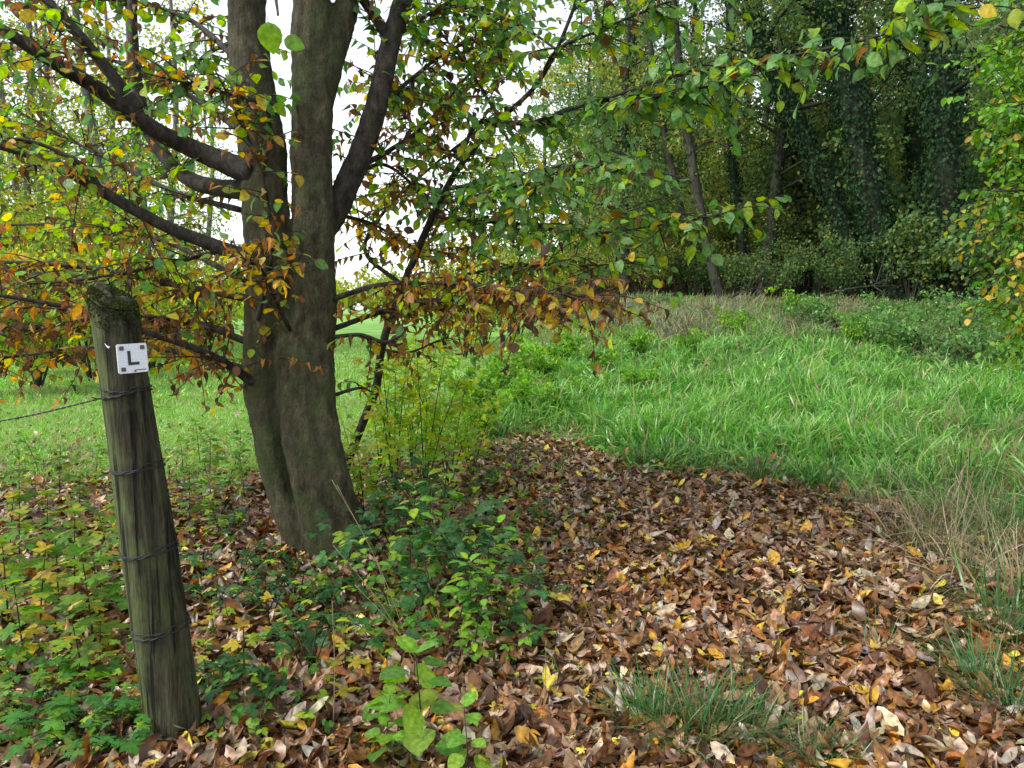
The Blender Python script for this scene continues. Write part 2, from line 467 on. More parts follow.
def tube(acc, P, r, n=12, sides=8, col=(0.5, 0.5, 0.5), rough=0.0, flute=None, cap=True):
    C = catmull(P, n)
    rr = np.interp(np.linspace(0, 1, n), np.linspace(0, 1, len(np.atleast_1d(r))), np.atleast_1d(r)) if np.ndim(r) else np.full(n, r)
    T = np.gradient(C, axis=0); T /= np.linalg.norm(T, axis=1, keepdims=True) + 1e-9
    ref = np.array([0.0, 0, 1]) if abs(T[0][2]) < 0.8 else np.array([1.0, 0, 0])
    V = []
    for k in range(n):
        ref = ref - ref.dot(T[k]) * T[k]; ref /= np.linalg.norm(ref)
        b = np.cross(T[k], ref)
        a = np.linspace(0, 2 * math.pi, sides, endpoint=False)
        rad = np.full(sides, rr[k])
        if flute is not None:
            rad = rad * flute(a, k / (n - 1))
        if rough:
            rad = rad * (1 + R.uniform(-rough, rough, sides))
        V.append(C[k] + np.cos(a)[:, None] * rad[:, None] * ref + np.sin(a)[:, None] * rad[:, None] * b)
    V = np.concatenate(V)
    k, s = np.meshgrid(np.arange(n - 1), np.arange(sides), indexing='ij')
    s2 = (s + 1) % sides
    idx = np.stack([k * sides + s, k * sides + s2, (k + 1) * sides + s2, (k + 1) * sides + s], -1).ravel()
    tot = np.full((n - 1) * sides, 4)
    if cap:
        idx = np.concatenate([idx, np.arange(sides)[::-1], (n - 1) * sides + np.arange(sides)]); tot = np.concatenate([tot, [sides, sides]])
    acc.add(V, idx, tot, col)
    return C

# ------------------------------------------------------------------ ground
def build_ground():
    def axis(lo, hi, fine_lo, fine_hi, f, g):
        a = list(np.arange(fine_lo, fine_hi + 1e-6, f)); s = f
        x = fine_hi
        while x < hi: s *= g; x += s; a.append(x)
        s = f; x = fine_lo
        while x > lo: s *= g; x -= s; a.insert(0, x)
        return np.array(a)
    xs = axis(-900, 900, -8, 14, 0.16, 1.12); ys = axis(-60, 1200, 0, 26, 0.16, 1.10)
    X, Y = np.meshgrid(xs, ys)
    Z = terrain(X, Y)
    V = np.column_stack([X.ravel(), Y.ravel(), Z.ravel()])
    ny, nx = X.shape
    i, j = np.meshgrid(np.arange(ny - 1), np.arange(nx - 1), indexing='ij')
    a = i * nx + j
    idx = np.stack([a, a + 1, a + nx + 1, a + nx], -1).ravel()
    soil = np.array([0.045, 0.028, 0.016]); turf = np.array([0.18, 0.38, 0.065]); wood = np.array([0.050, 0.036, 0.020])
    g = sstep(-0.6, 0.6, V[:, 1] - grass_edge(V[:, 0]))[:, None]
    right = sstep(-3.0, 3.0, V[:, 0] - 0.06 * V[:, 1])
    w = (right * sstep(20, 23, V[:, 1] + 0.25 * V[:, 0]))[:, None]
    meadow = np.array([0.055, 0.10, 0.025])
    turfm = turf * (1 - right[:, None]) + meadow * right[:, None]
    c = soil * (1 - g) + turfm * g
    c = c * (1 - w) + wood * w
    A = Acc(); A.add(V, idx, np.full((ny - 1) * (nx - 1), 4), c)
    tag(A.build('ground', M_GROUND), kind='structure')

build_ground()

# ------------------------------------------------------------------ leaf litter
LIT_PAL = [(20, (0.165, 0.072, 0.026)), (20, (0.080, 0.034, 0.014)), (20, (0.27, 0.160, 0.080)), (10, (0.40, 0.31, 0.21)),  # palest tones also put the wet sheen of the leaves into the colour
           (13, (0.25, 0.100, 0.022)), (4, (0.48, 0.25, 0.025)), (3, (0.54, 0.42, 0.05)), (6, (0.30, 0.245, 0.19))]
def build_litter():
    A = Acc()
    N = 112000
    y = 1.75 + (R.random(N) ** 1.35) * 10.2
    x = R.uniform(-0.85, 0.85, N) * (y + 0.6)
    e = grass_edge(x) + R.normal(0, 0.6, N) + 0.25 * np.sin(3.1 * x)
    keep = (y < e) | (R.random(N) < np.where(x < -0.3, 0.30, 0.10) * np.exp(-(y - e) / 3))
    thin = 0.25 + 0.75 * sstep(2.9, 1.7, x - 0.30 * (y - 3.5))
    keep &= R.random(N) < thin
    x, y = x[keep], y[keep]; N = len(x)
    lift = R.random(N) ** 2 * 0.045 + 0.008
    z = terrain(x, y) + lift
    az = R.uniform(0, 2 * math.pi, N)
    d = np.column_stack([np.cos(az), np.sin(az), np.clip(R.normal(0, 0.17, N), -.35, .35)])
    nr = np.column_stack([R.normal(0, 0.27, N), R.normal(0, 0.27, N), np.where(R.random(N) < 0.75, 1.0, -1.0)])
    c, k = pick(LIT_PAL, N)
    size = (0.045 + 0.075 * R.random(N) ** 1.3) * np.where(R.random(N) < 0.10, 1.4, 1.0)
    which = R.integers(0, len(LITTER), N)
    for t in range(len(LITTER)):
        s = which == t
        A.place(LITTER[t], np.column_stack([x, y, z])[s], d[s], nr[s], size[s], c[s], R.uniform(0.75, 1.1, s.sum()))
    M_ = 3000
    y = R.uniform(1.8, 8.0, M_); x = R.uniform(-0.8, 0.6, M_) * y
    kk = y < grass_edge(x); y, x = y[kk], x[kk]; M_ = len(x)
    az = R.uniform(0, 6.28, M_)
    c, _ = pick([(5, (0.20, 0.10, 0.045)), (4, (0.34, 0.22, 0.12)), (2, (0.11, 0.055, 0.03)), (2, (0.42, 0.33, 0.22))], M_)
    for dr, sel in ((-0.35, az < 3.1), (0.4, az >= 3.1)):
        A.place(palmate(5, 0.4, dr, 0.4), np.column_stack([x, y, terrain(x, y) + 0.045])[sel], np.column_stack([np.cos(az), np.sin(az), R.normal(0, .15, M_)])[sel],
                np.column_stack([R.normal(0, .35, M_), R.normal(0, .35, M_), np.ones(M_)])[sel], R.uniform(0.035, 0.065, M_)[sel], c[sel])
    # yellow lobed maple leaves lying on top
    M_ = 420
    y = R.uniform(1.9, 8.5, M_); x = R.uniform(-0.8, 0.5, M_) * y
    az = R.uniform(0, 6.28, M_)
    c, _ = pick([(5, (0.48, 0.36, 0.05)), (3, (0.40, 0.22, 0.05)), (2, (0.30, 0.30, 0.06))], M_)
    A.place(palmate(5, 0.45, 0.15, 0.4), np.column_stack([x, y, terrain(x, y) + 0.055]),
            np.column_stack([np.cos(az), np.sin(az), 0 * az]), np.column_stack([R.normal(0, .3, M_), R.normal(0, .3, M_), np.ones(M_)]),
            R.uniform(0.03, 0.055, M_), c)
    tag(A.build('leaf_litter', M_DRY), 'brown fallen leaves covering the path', 'fallen leaves', kind='stuff')

build_litter()

# ------------------------------------------------------------------ meadow and field grass
def build_meadow():
    A = Acc()
    lush = [(5, (0.150, 0.360, 0.065)), (4, (0.205, 0.420, 0.080)), (2, (0.075, 0.215, 0.055)), (2, (0.29, 0.45, 0.12)), (0.6, (0.40, 0.37, 0.19))]
    def sow(N, y0, y1, pw, hgt, wid, pal, dens):
        y = y0 + (R.random(N) ** pw) * (y1 - y0)
        x = -0.12 * y + R.random(N) * (0.12 + 0.86) * y + R.normal(0, .2, N)
        f = np.clip((y - grass_edge(x)) / 0.9, 0, 1)
        clump = 0.5 + 0.5 * np.sin(2.3 * x + 1.1 * np.sin(1.7 * y)) * np.cos(2.0 * y + 0.8 * np.sin(1.1 * x))
        fine = 0.5 + 0.5 * np.sin(6.1 * x + 2.0 * np.sin(3.7 * y)) * np.cos(5.0 * y + 1.8 * np.sin(2.9 * x))
        k = (R.random(N) < f * dens * (0.35 + 0.65 * fine))
        right = sstep(-2.0, 0.6, x - 0.03 * y)
        k &= R.random(N) < right
        x, y, f, clump, fine = x[k], y[k], f[k], clump[k], fine[k]
        n_ = len(x)
        far = sstep(13, 19, y)
        h = hgt * (0.55 + 0.45 * f) * (0.25 + 0.65 * clump + 0.50 * fine) * R.uniform(0.6, 1.2, n_)
        c, _ = pick(pal, n_)
        straw = (R.random(n_) < far * 0.45 + 0.5 * sstep(2.6, 4.2, x - 0.25 * (y - 4)) * sstep(9, 6, y))
        c[straw] = jit((0.24, 0.20, 0.10), straw.sum())
        tuft_dir = np.column_stack([np.sin(4.1 * x + 2.2 * np.sin(3 * y)), np.cos(3.6 * y + 2 * np.sin(2.7 * x))])
        lean = R.normal(0, 0.4, (n_, 2)) + 0.55 * tuft_dir
        d = np.column_stack([lean, np.ones(n_)])
        nr = np.column_stack([rand_dirs(n_)[:, :2], np.zeros(n_)])
        which = R.choice(4, n_, p=[.12, .3, .4, .18])
        pos = np.column_stack([x, y, terrain(x, y) - 0.01])
        tall = R.random(n_) < 0.004
        h[tall] *= 1.7; c[tall] = jit((0.36, 0.30, 0.17), tall.sum()); which[tall] = 0
        for t in range(4):
            s = which == t
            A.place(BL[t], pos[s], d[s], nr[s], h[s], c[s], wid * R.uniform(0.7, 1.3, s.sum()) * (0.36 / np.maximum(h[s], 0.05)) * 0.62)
    sow(58000, 4.0, 11, 1.0, 0.42, 2.5, lush, 1.0)
    sow(56000, 9, 25, 0.9, 0.38, 3.0, lush, 1.0)
    tag(A.build('meadow_grass', M_GRASS), 'long bright green grass of the clearing', 'grass', kind='stuff')

    A = Acc()
    def field(N, y0, y1, hgt, wid):
        y = y0 + R.random(N) ** 1.1 * (y1 - y0)
        x = R.uniform(-0.85, 0.06, N) * y
        f = np.clip((y - grass_edge(x)) / 0.8, 0, 1)
        k = (R.random(N) < f) & (R.random(N) > sstep(-2.0, 0.6, x - 0.03 * y))
        x, y = x[k], y[k]; n_ = len(x)
        c, _ = pick([(5, (0.20, 0.40, 0.075)), (3, (0.27, 0.46, 0.09)), (1.5, (0.33, 0.34, 0.14)), (1.2, (0.38, 0.32, 0.18))], n_)
        h = hgt * R.uniform(0.5, 1.3, n_)
        pos = np.column_stack([x, y, terrain(x, y) - 0.005])
        d = np.column_stack([R.normal(0, 0.5, (n_, 2)), np.ones(n_)])
        nr = np.column_stack([rand_dirs(n_)[:, :2], np.zeros(n_)])
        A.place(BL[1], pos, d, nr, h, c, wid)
    field(45000, 5, 12, 0.13, 1.6)
    field(40000, 11, 32, 0.15, 4.0)
    tag(A.build('field_grass', M_GRASS), 'short green grass of the open field behind the tree', 'grass', kind='stuff')

build_meadow()

# ------------------------------------------------------------------ the big tree in front
def px_path(pts):
    return [at(*q) for q in pts]

COPPER = [(30, BROWN), (14, DBROWN), (18, (0.30, 0.165, 0.045)), (13, ORANGE), (13, YELLOW), (8, YGREEN), (5, GREEN)]
MIXED = [(26, BROWN), (12, DBROWN), (5, ORANGE), (8, YELLOW), (24, YGREEN), (24, GREEN), (12, BLUEGREEN)]
LEAFY = [(6, BROWN), (4, DBROWN), (1, ORANGE), (4, YELLOW), (34, YGREEN), (34, GREEN), (32, BLUEGREEN)]
GOLD = [(22, BROWN), (18, ORANGE), (30, YELLOW), (14, YGREEN), (14, BLUEGREEN)]
BLUISH = [(4, BROWN), (3, YELLOW), (26, YGREEN), (30, GREEN), (48, BLUEGREEN)]

def sprays(twigs, leaves, path, n, L, pal, size=0.075, t0=0.15, t1=1.0, droop=0.25, gap=0.045, updown=0.35, sub=True):
    C = catmull(path, 40)
    for q in range(n):
        t = R.uniform(t0, t1)
        k = min(38, int(t * 39))
        base = C[k]
        tg = C[k + 1] - C[k]; tg = tg / (np.linalg.norm(tg) + 1e-9)
        side = rand_dirs(1, updown)[0]
        d = tg * R.uniform(0.2, 0.9) + side
        d[2] -= droop * R.uniform(0, 1)
        d /= np.linalg.norm(d)
        ln = L * R.uniform(0.45, 1.15)
        bend = rand_dirs(1)[0] * 0.25 * ln
        P = [base, base + d * ln * 0.5 + bend * 0.4, base + d * ln + bend * 0.2 + np.array([0, 0, -0.10 * ln])]
        tube(twigs, P, [0.0045, 0.003, 0.0015], 7, 4, (0.03, 0.022, 0.016), cap=False)
        T = catmull(P, 24)
        m_ = max(3, int(ln / gap))
        tt = np.clip(np.linspace(0.12, 1.0, m_) + R.normal(0, 0.02, m_), 0.02, 1)
        kk = np.minimum(22, (tt * 23).astype(int))
        pos = T[kk]
        td = T[kk + 1] - T[kk]; td /= np.linalg.norm(td, axis=1, keepdims=True) + 1e-9
        up = np.array([0, 0, 1.0]) + R.normal(0, 0.30, 3)
        sd_ = np.cross(td, up); sd_ /= np.linalg.norm(sd_, axis=1, keepdims=True) + 1e-9
        sg = np.where(np.arange(m_) % 2, 1.0, -1.0)[:, None]
        ld = td * 0.65 + sd_ * sg * 0.85 + R.normal(0, 0.22, (m_, 3))
        c, idx = pick(pal, m_)
        curled = np.array([pal[i][1] in (BROWN, DBROWN, ORANGE) or abs(pal[i][1][2] - 0.045) < 1e-6 for i in idx]) & (R.random(m_) < .85)
        ld[curled, 2] -= R.uniform(0.2, 1.1, curled.sum()); ld[~curled, 2] -= R.uniform(0.0, 0.7, (~curled).sum())
        nr = up + R.normal(0, 0.45, (m_, 3))
        sz = size * R.uniform(0.65, 1.2, m_)
        v = R.integers(0, 3, m_)
        for j in range(3):
            s = (v == j) & curled
            leaves.place(CURL[j], pos[s], ld[s], nr[s], sz[s] * 0.95, c[s])
            s = (v == j) & ~curled
            leaves.place(FLAT[j], pos[s], ld[s], nr[s], sz[s], c[s])

def trunk_flute(ph, amt):
    def f(a, t):
        fl = amt * (1 + 1.6 * (1 - t) ** 3)
        return 1 + fl * np.sin(3 * a + ph + 1.2 * t) + 0.6 * fl * np.sin(5 * a + 2 * ph - t) + 0.25 * fl * np.sin(9 * a + ph)
    return f

def build_tree():
    base = ground_at(318, 548)
    Y = base[1]
    root = empty('hornbeam_tree', base)
    tag(root, 'thick fluted two-stemmed tree with copper and green leaves beside the leaning post', 'tree')
    A = Acc()
    # lower bole, its two stems and buttress roots, fused by a remesh
    bole = px_path([(346, 590, Y - .06), (337, 545, Y - .06), (322, 500, Y - .06), (310, 450, Y - .05), (303, 400, Y - .03), (296, 340, Y), (294, 300, Y)])
    tube(A, bole, [0.25, 0.182, 0.158, 0.150, 0.150, 0.12, 0.04], 56, 48, flute=trunk_flute(0.4, 0.085))
    lft = px_path([(332, 590, Y + .02), (311, 545, Y + .0), (290, 495, Y + .02), (275, 440, Y + .02), (266, 380, Y), (268, 310, Y), (267, 250, Y), (262, 150, Y + .02), (250, 60, Y + .05), (246, -10, Y + .1), (236, -120, Y + .2), (215, -300, Y + .3)])
    tube(A, lft, [0.15, 0.135, 0.125, 0.122, 0.122, 0.122, 0.124, 0.130, 0.112, 0.102, 0.09, 0.07], 84, 32, flute=trunk_flute(1.4, 0.05))
    rgt = px_path([(335, 530, Y - .04), (318, 450, Y - .06), (312, 390, Y - .04), (316, 310, Y), (315, 250, Y), (313, 150, Y), (314, 60, Y), (312, -10, Y), (312, -140, Y), (330, -320, Y)])
    tube(A, rgt, [0.16, 0.150, 0.138, 0.124, 0.122, 0.114, 0.116, 0.105, 0.095, 0.08], 70, 32, flute=trunk_flute(2.4, 0.05))
    fork = px_path([(318, 110, Y), (330, 60, Y), (345, 15, Y + .05), (356, -60, Y + .1), (380, -200, Y + .2)])
    tube(A, fork, [0.080, 0.078, 0.070, 0.06, 0.05], 30, 20)
    for (q, r0) in ((((318, 470), (345, 525), (370, 566)), .11), (((325, 500), (328, 548), (335, 585)), .10), (((312, 500), (318, 545), (322, 590)), .11)):
        P = []
        for k, (a, b) in enumerate(q):
            P.append(at(a, b, Y - (0.02, 0.1, 0.13)[k]))
        tube(A, P, [r0, r0 * 0.8, r0 * 0.4], 16, 16)
    tr = A.build('trunk', M_BARK, root, origin=base)
    md = tr.modifiers.new('fuse', 'REMESH'); md.mode = 'VOXEL'; md.voxel_size = 0.014; md.use_smooth_shade = True
    sm = tr.modifiers.new('soften', 'SMOOTH'); sm.factor = 0.5; sm.iterations = 3
    for nm, sc_, st in (('bark_lumps', 0.22, 0.035), ('bark_grain', 0.045, 0.012)):
        tx = bpy.data.textures.new(nm, 'CLOUDS'); tx.noise_scale = sc_; tx.noise_depth = 3
        dm = tr.modifiers.new(nm, 'DISPLACE'); dm.texture = tx; dm.strength = st; dm.texture_coords = 'LOCAL'

    limbs = [
        ([(255, 174, Y - .05), (200, 152, 4.2), (150, 127, 4.05), (100, 90, 3.9), (50, 60, 3.7), (-10, 22, 3.5), (-120, -40, 3.2)], [.075, .055, .047, .042, .034, .026, .02], 10, MIXED, .55),
        ([(140, 112, 4.03), (100, 60, 3.95), (70, 25, 3.9), (40, -8, 3.9), (-20, -80, 3.9)], [.038, .032, .028, .024, .018], 10, MIXED, .5),
        ([(255, 192, Y), (195, 182, 4.4), (160, 150, 4.5), (142, 110, 4.6), (134, 50, 4.65), (133, -10, 4.7), (140, -110, 4.8)], [.06, .048, .042, .036, .032, .028, .02], 10, MIXED, .5),
        ([(260, 262, Y - .08), (170, 228, 4.0), (100, 190, 3.85), (50, 162, 3.75), (-10, 143, 3.65), (-90, 125, 3.5)], [.045, .034, .029, .025, .021, .012], 14, MIXED, .5),
        ([(102, 191, 3.85), (90, 172, 3.83), (75, 160, 3.8), (30, 141, 3.75), (-20, 138, 3.7)], [.014, .013, .012, .009, .006], 6, MIXED, .4),
        ([(256, 385, Y - .08), (215, 357, 3.95), (155, 335, 3.75), (60, 306, 3.55), (-40, 290, 3.4)], [.030, .022, .017, .012, .006], 22, COPPER, .5),
        ([(256, 300, Y - .05), (180, 286, 4.3), (90, 268, 4.3), (0, 262, 4.3), (-80, 262, 4.3)], [.026, .02, .015, .011, .006], 44, COPPER, .5),
        ([(256, 345, Y + .02), (190, 322, 4.5), (110, 318, 4.55), (20, 330, 4.6), (-60, 335, 4.6)], [.024, .018, .014, .010, .006], 44, COPPER, .5),
        ([(256, 372, Y + .05), (180, 352, 4.75), (90, 348, 4.9), (0, 358, 5.0), (-60, 360, 5.0)], [.022, .018, .014, .010, .006], 44, COPPER, .5),
        ([(225, 250, 4.4), (150, 268, 4.1), (80, 280, 3.9), (10, 285, 3.8)], [.014, .01, .008, .005], 18, MIXED, .45),
        ([(240, 130, Y + .1), (180, 90, 4.9), (110, 60, 5.3), (30, 50, 5.6), (-50, 45, 5.9)], [.02, .016, .012, .009, .005], 34, MIXED, .6),
        ([(240, 210, Y + .1), (170, 190, 4.9), (90, 150, 5.4), (10, 110, 5.8), (-60, 90, 6.1)], [.02, .016, .012, .009, .005], 34, MIXED, .6),
        ([(238, 60, Y + .1), (190, 20, 4.9), (130, 0, 5.2), (60, -20, 5.6)], [.02, .016, .012, .006], 26, MIXED, .6),
        ([(245, 280, Y + .1), (160, 240, 5.0), (80, 225, 5.4), (0, 225, 5.8), (-60, 225, 6)], [.02, .016, .012, .009, .005], 34, [(20, BROWN), (8, DBROWN), (12, YELLOW), (30, YGREEN), (16, GREEN)], .6),
        ([(352, 170, Y + .1), (390, 150, 4.7), (430, 120, 5.0), (480, 60, 5.3), (520, 10, 5.6)], [.02, .016, .012, .009, .005], 34, MIXED, .55),
        ([(375, 110, Y + .1), (410, 80, 4.6), (450, 50, 4.8), (500, 30, 5.0)], [.016, .013, .01, .005], 24, MIXED, .5),
        ([(352, 175, Y + .1), (385, 165, 4.9), (420, 190, 5.2), (460, 220, 5.5)], [.016, .012, .009, .004], 26, MIXED, .5),
        ([(340, 215, Y + .1), (375, 225, 5.0), (410, 245, 5.4), (450, 255, 5.8)], [.014, .011, .008, .004], 26, COPPER, .5),
        ([(390, 40, Y + .12), (420, 20, 4.5), (460, -5, 4.6), (520, -40, 4.7)], [.016, .012, .009, .004], 24, LEAFY, .5),
        ([(385, 70, Y + .12), (400, 90, 5.2), (430, 100, 5.8), (470, 95, 6.4)], [.016, .012, .009, .004], 26, LEAFY, .6),
        ([(236, 40, Y + .1), (200, 60, 5.2), (160, 110, 5.8), (110, 150, 6.2)], [.016, .012, .009, .004], 26, LEAFY, .6),
        # third, dark stem rising to the right
        ([(316, 250, Y), (334, 214, Y + .06), (349, 180, Y + .08), (362, 150, Y + .1), (378, 100, Y + .1), (390, 45, Y + .12), (404, -5, Y + .15), (425, -90, Y + .2)], [.05, .078, .074, .070, .066, .060, .054, .04], 8, MIXED, .5),
        ([(388, 38, Y + .12), (372, 12, Y + .1), (350, -20, Y + .1), (320, -80, Y)], [.034, .03, .027, .02], 4, MIXED, .5),
        ([(245, 235, Y), (270, 120, 4.0), (215, 90, 3.7), (150, 75, 3.6)], [.012, .011, .009, .005], 16, MIXED, .45),
        ([(258, 320, Y - .12), (272, 250, 3.95), (262, 175, 3.8), (235, 110, 3.7), (215, 70, 3.65)], [.012, .010, .009, .007, .004], 20, GOLD, .32),
        ([(290, 330, Y - .12), (275, 300, 3.9), (262, 270, 3.7), (245, 262, 3.6)], [.012, .010, .007, .004], 16, GOLD, .34),
        ([(325, 338, Y - .05), (360, 335, Y - .1), (385, 342, Y - .12), (405, 334, Y - .1)], [.014, .012, .010, .007], 4, COPPER, .35),
        ([(330, 300, Y - .05), (380, 285, 4.1), (440, 283, 3.9), (520, 290, 3.7), (585, 296, 3.5)], [.018, .014, .011, .008, .004], 34, COPPER, .45),
        ([(330, 330, Y), (390, 310, 4.5), (460, 300, 4.6), (530, 305, 4.7), (560, 310, 4.8)], [.018, .014, .011, .008, .004], 26, COPPER, .45),
        ([(334, 395, Y), (360, 388, Y + .1), (372, 392, Y + .15)], [.012, .009, .005], 2, MIXED, .3),
        # high limbs above the picture, added unseen so the upper crown shades the foreground
        ([(246, -30, Y + .1), (150, -120, 4.0), (20, -200, 3.6), (-150, -240, 3.2)], [.05, .04, .03, .015], 12, LEAFY, .6),
        ([(312, -60, Y), (400, -150, 3.8), (520, -220, 3.4), (680, -260, 3.0)], [.05, .04, .03, .015], 12, LEAFY, .6),
        ([(380, -150, Y + .2), (440, -160, 5.2), (520, -170, 6.0), (600, -180, 6.8)], [.05, .04, .03, .015], 20, LEAFY, .6),
        ([(236, -120, Y + .2), (160, -130, 5.2), (60, -150, 6.2), (-40, -160, 7.0)], [.05, .04, .03, .015], 20, LEAFY, .6),
        ([(300, -160, Y), (280, -60, 3.0), (275, -20, 2.2), (278, 15, 1.95)], [.02, .012, .006, .003], 0, LEAFY, .4),
    ]
    CR = Acc()
    for pts, rad, ns, pal, L in limbs:
        P = px_path(pts)
        B = Acc()
        tube(B, P, rad, 10 * len(pts), 10 if max(rad) > .03 else 7, rough=0.05)
        sprays(B, CR, P, int(ns * 1.5), L, pal, .078)
        B.build('branch', M_LIMB, root, origin=base)
    # a few large leaves hanging close to the viewer from the lowest overhead twig
    for (a, b, Yy, s, c, ang) in ((268, 22, 1.95, .078, (0.20, 0.36, 0.03), 5), (284, 40, 1.95, .055, (0.15, 0.29, 0.04), 75)):
        pz = at(a, b, Yy); aa = math.radians(ang)
        CR.place(ROUND, pz, np.array([math.sin(aa), 0.1, -math.cos(aa)]), np.array([0.1, -1, 0.15]), s, np.array(c))
    CR.build('crown', M_LEAF, root, origin=base)
    return root

build_tree()

# ------------------------------------------------------------------ the slim young tree beside it
def build_sapling():
    base = ground_at(342, 496)
    Y = base[1]
    root = empty('young_hornbeam', base)
    tag(root, 'slim dark leaning sapling with broad green leaves right of the thick trunk', 'sapling')
    B = Acc(); CR = Acc()
    stem = [(342, 500, Y), (345, 470, Y - .02), (362, 425, Y - .08), (376, 388, Y - .15), (383, 343, Y - .25), (403, 286, Y - .4), (437, 207, Y - .65), (463, 162, Y - .8), (500, 120, Y - .95), (540, 80, Y - 1.1), (573, 10, Y - 1.3), (590, -60, Y - 1.4)]
    P = px_path(stem)
    tube(B, P, [.040, .036, .034, .033, .030, .027, .024, .020, .016, .013, .010, .007], 90, 10, rough=0.06)
    sprays(B, CR, P, 16, .4, MIXED, t0=.45)
    B.build('stem', M_LIMB, root, origin=base)
    Y0 = Y
    limbs = [
        ([(403, 286, Y - .4), (365, 250, Y - .3), (390, 205, Y - .4), (440, 160, Y - .5), (480, 128, Y - .6)], [.018, .015, .012, .009, .006], 16, MIXED, .4),
        ([(463, 150, Y - .85), (480, 122, Y - .95), (527, 123, Y - 1.1), (593, 103, Y - 1.35), (673, 93, Y - 1.7), (740, 80, Y - 2.0)], [.014, .013, .012, .010, .008, .004], 46, BLUISH, .38),
        ([(540, 80, Y - 1.1), (557, 50, Y - 1.25), (600, 30, Y - 1.5), (660, 5, Y - 1.8), (720, -20, Y - 2.0)], [.010, .009, .008, .006, .004], 24, LEAFY, .36),
        ([(593, 103, Y - 1.35), (680, 75, Y - 1.8), (780, 58, Y - 2.2), (870, 38, Y - 2.5), (960, 8, Y - 2.8)], [.009, .008, .007, .006, .003], 46, BLUISH, .26),
        ([(430, 215, Y - .6), (470, 222, Y - .8), (513, 223, Y - 1.0), (587, 233, Y - 1.3), (660, 225, Y - 1.6), (720, 215, Y - 1.8)], [.013, .011, .010, .008, .006, .003], 46, LEAFY, .4),
        ([(445, 190, Y - .7), (500, 180, Y - 1.1), (570, 165, Y - 1.5), (640, 170, Y - 1.8)], [.011, .009, .007, .004], 42, BLUISH, .4),
        ([(440, 205, Y - .7), (480, 195, Y - 1.2), (520, 185, Y - 1.6), (560, 180, Y - 1.9)], [.009, .008, .006, .003], 26, [(5, BROWN), (10, YELLOW), (14, YGREEN), (30, GREEN), (34, BLUEGREEN)], .32),
        ([(420, 292, Y - .45), (450, 279, Y - .5), (513, 266, Y - .7), (580, 266, Y - .9), (640, 262, Y - 1.1)], [.012, .010, .008, .006, .003], 30, MIXED, .38),
        ([(394, 312, Y - .35), (420, 300, Y - .6), (480, 300, Y - .9), (550, 296, Y - 1.2), (605, 306, Y - 1.5)], [.011, .009, .008, .006, .003], 24, COPPER, .34),
        ([(384, 350, Y - .25), (410, 352, Y - .3), (440, 340, Y - .35), (456, 338, Y - .4)], [.012, .009, .006, .003], 8, COPPER, .35),
        ([(500, 120, Y - .95), (470, 70, Y - .9), (440, 30, Y - .8), (420, -20, Y - .8)], [.010, .008, .006, .003], 24, MIXED, .36),
        ([(463, 162, Y - .8), (430, 140, Y - .5), (400, 110, Y - .3), (380, 90, Y - .1)], [.010, .008, .006, .003], 26, COPPER, .34),
        ([(557, 50, Y - 1.25), (520, 25, Y - 1.1), (480, 10, Y - 1.0), (450, -20, Y - .9)], [.008, .007, .005, .003], 22, LEAFY, .34),
        ([(573, 10, Y - 1.3), (640, -30, Y - 1.4), (740, -50, Y - 1.6), (860, -60, Y - 1.8)], [.009, .008, .006, .003], 30, LEAFY, .4),
    ]
    for pts, rad, ns, pal, L in limbs:
        P = px_path(pts); B = Acc()
        tube(B, P, rad, 9 * len(pts), 7, rough=0.05)
        sprays(B, CR, P, int(ns * 1.65), L, pal, 0.078)
        B.build('branch', M_LIMB, root, origin=base)
    CR.build('crown', M_LEAF, root, origin=base)

build_sapling()

# ------------------------------------------------------------------ leaning fence post, its wires and the small sign
POST_R = [0.092, 0.088, 0.085, 0.074, 0.067]
def post_r(t):
    return np.interp(t, [0, 0.15, 0.5, 0.75, 1.0], POST_R)

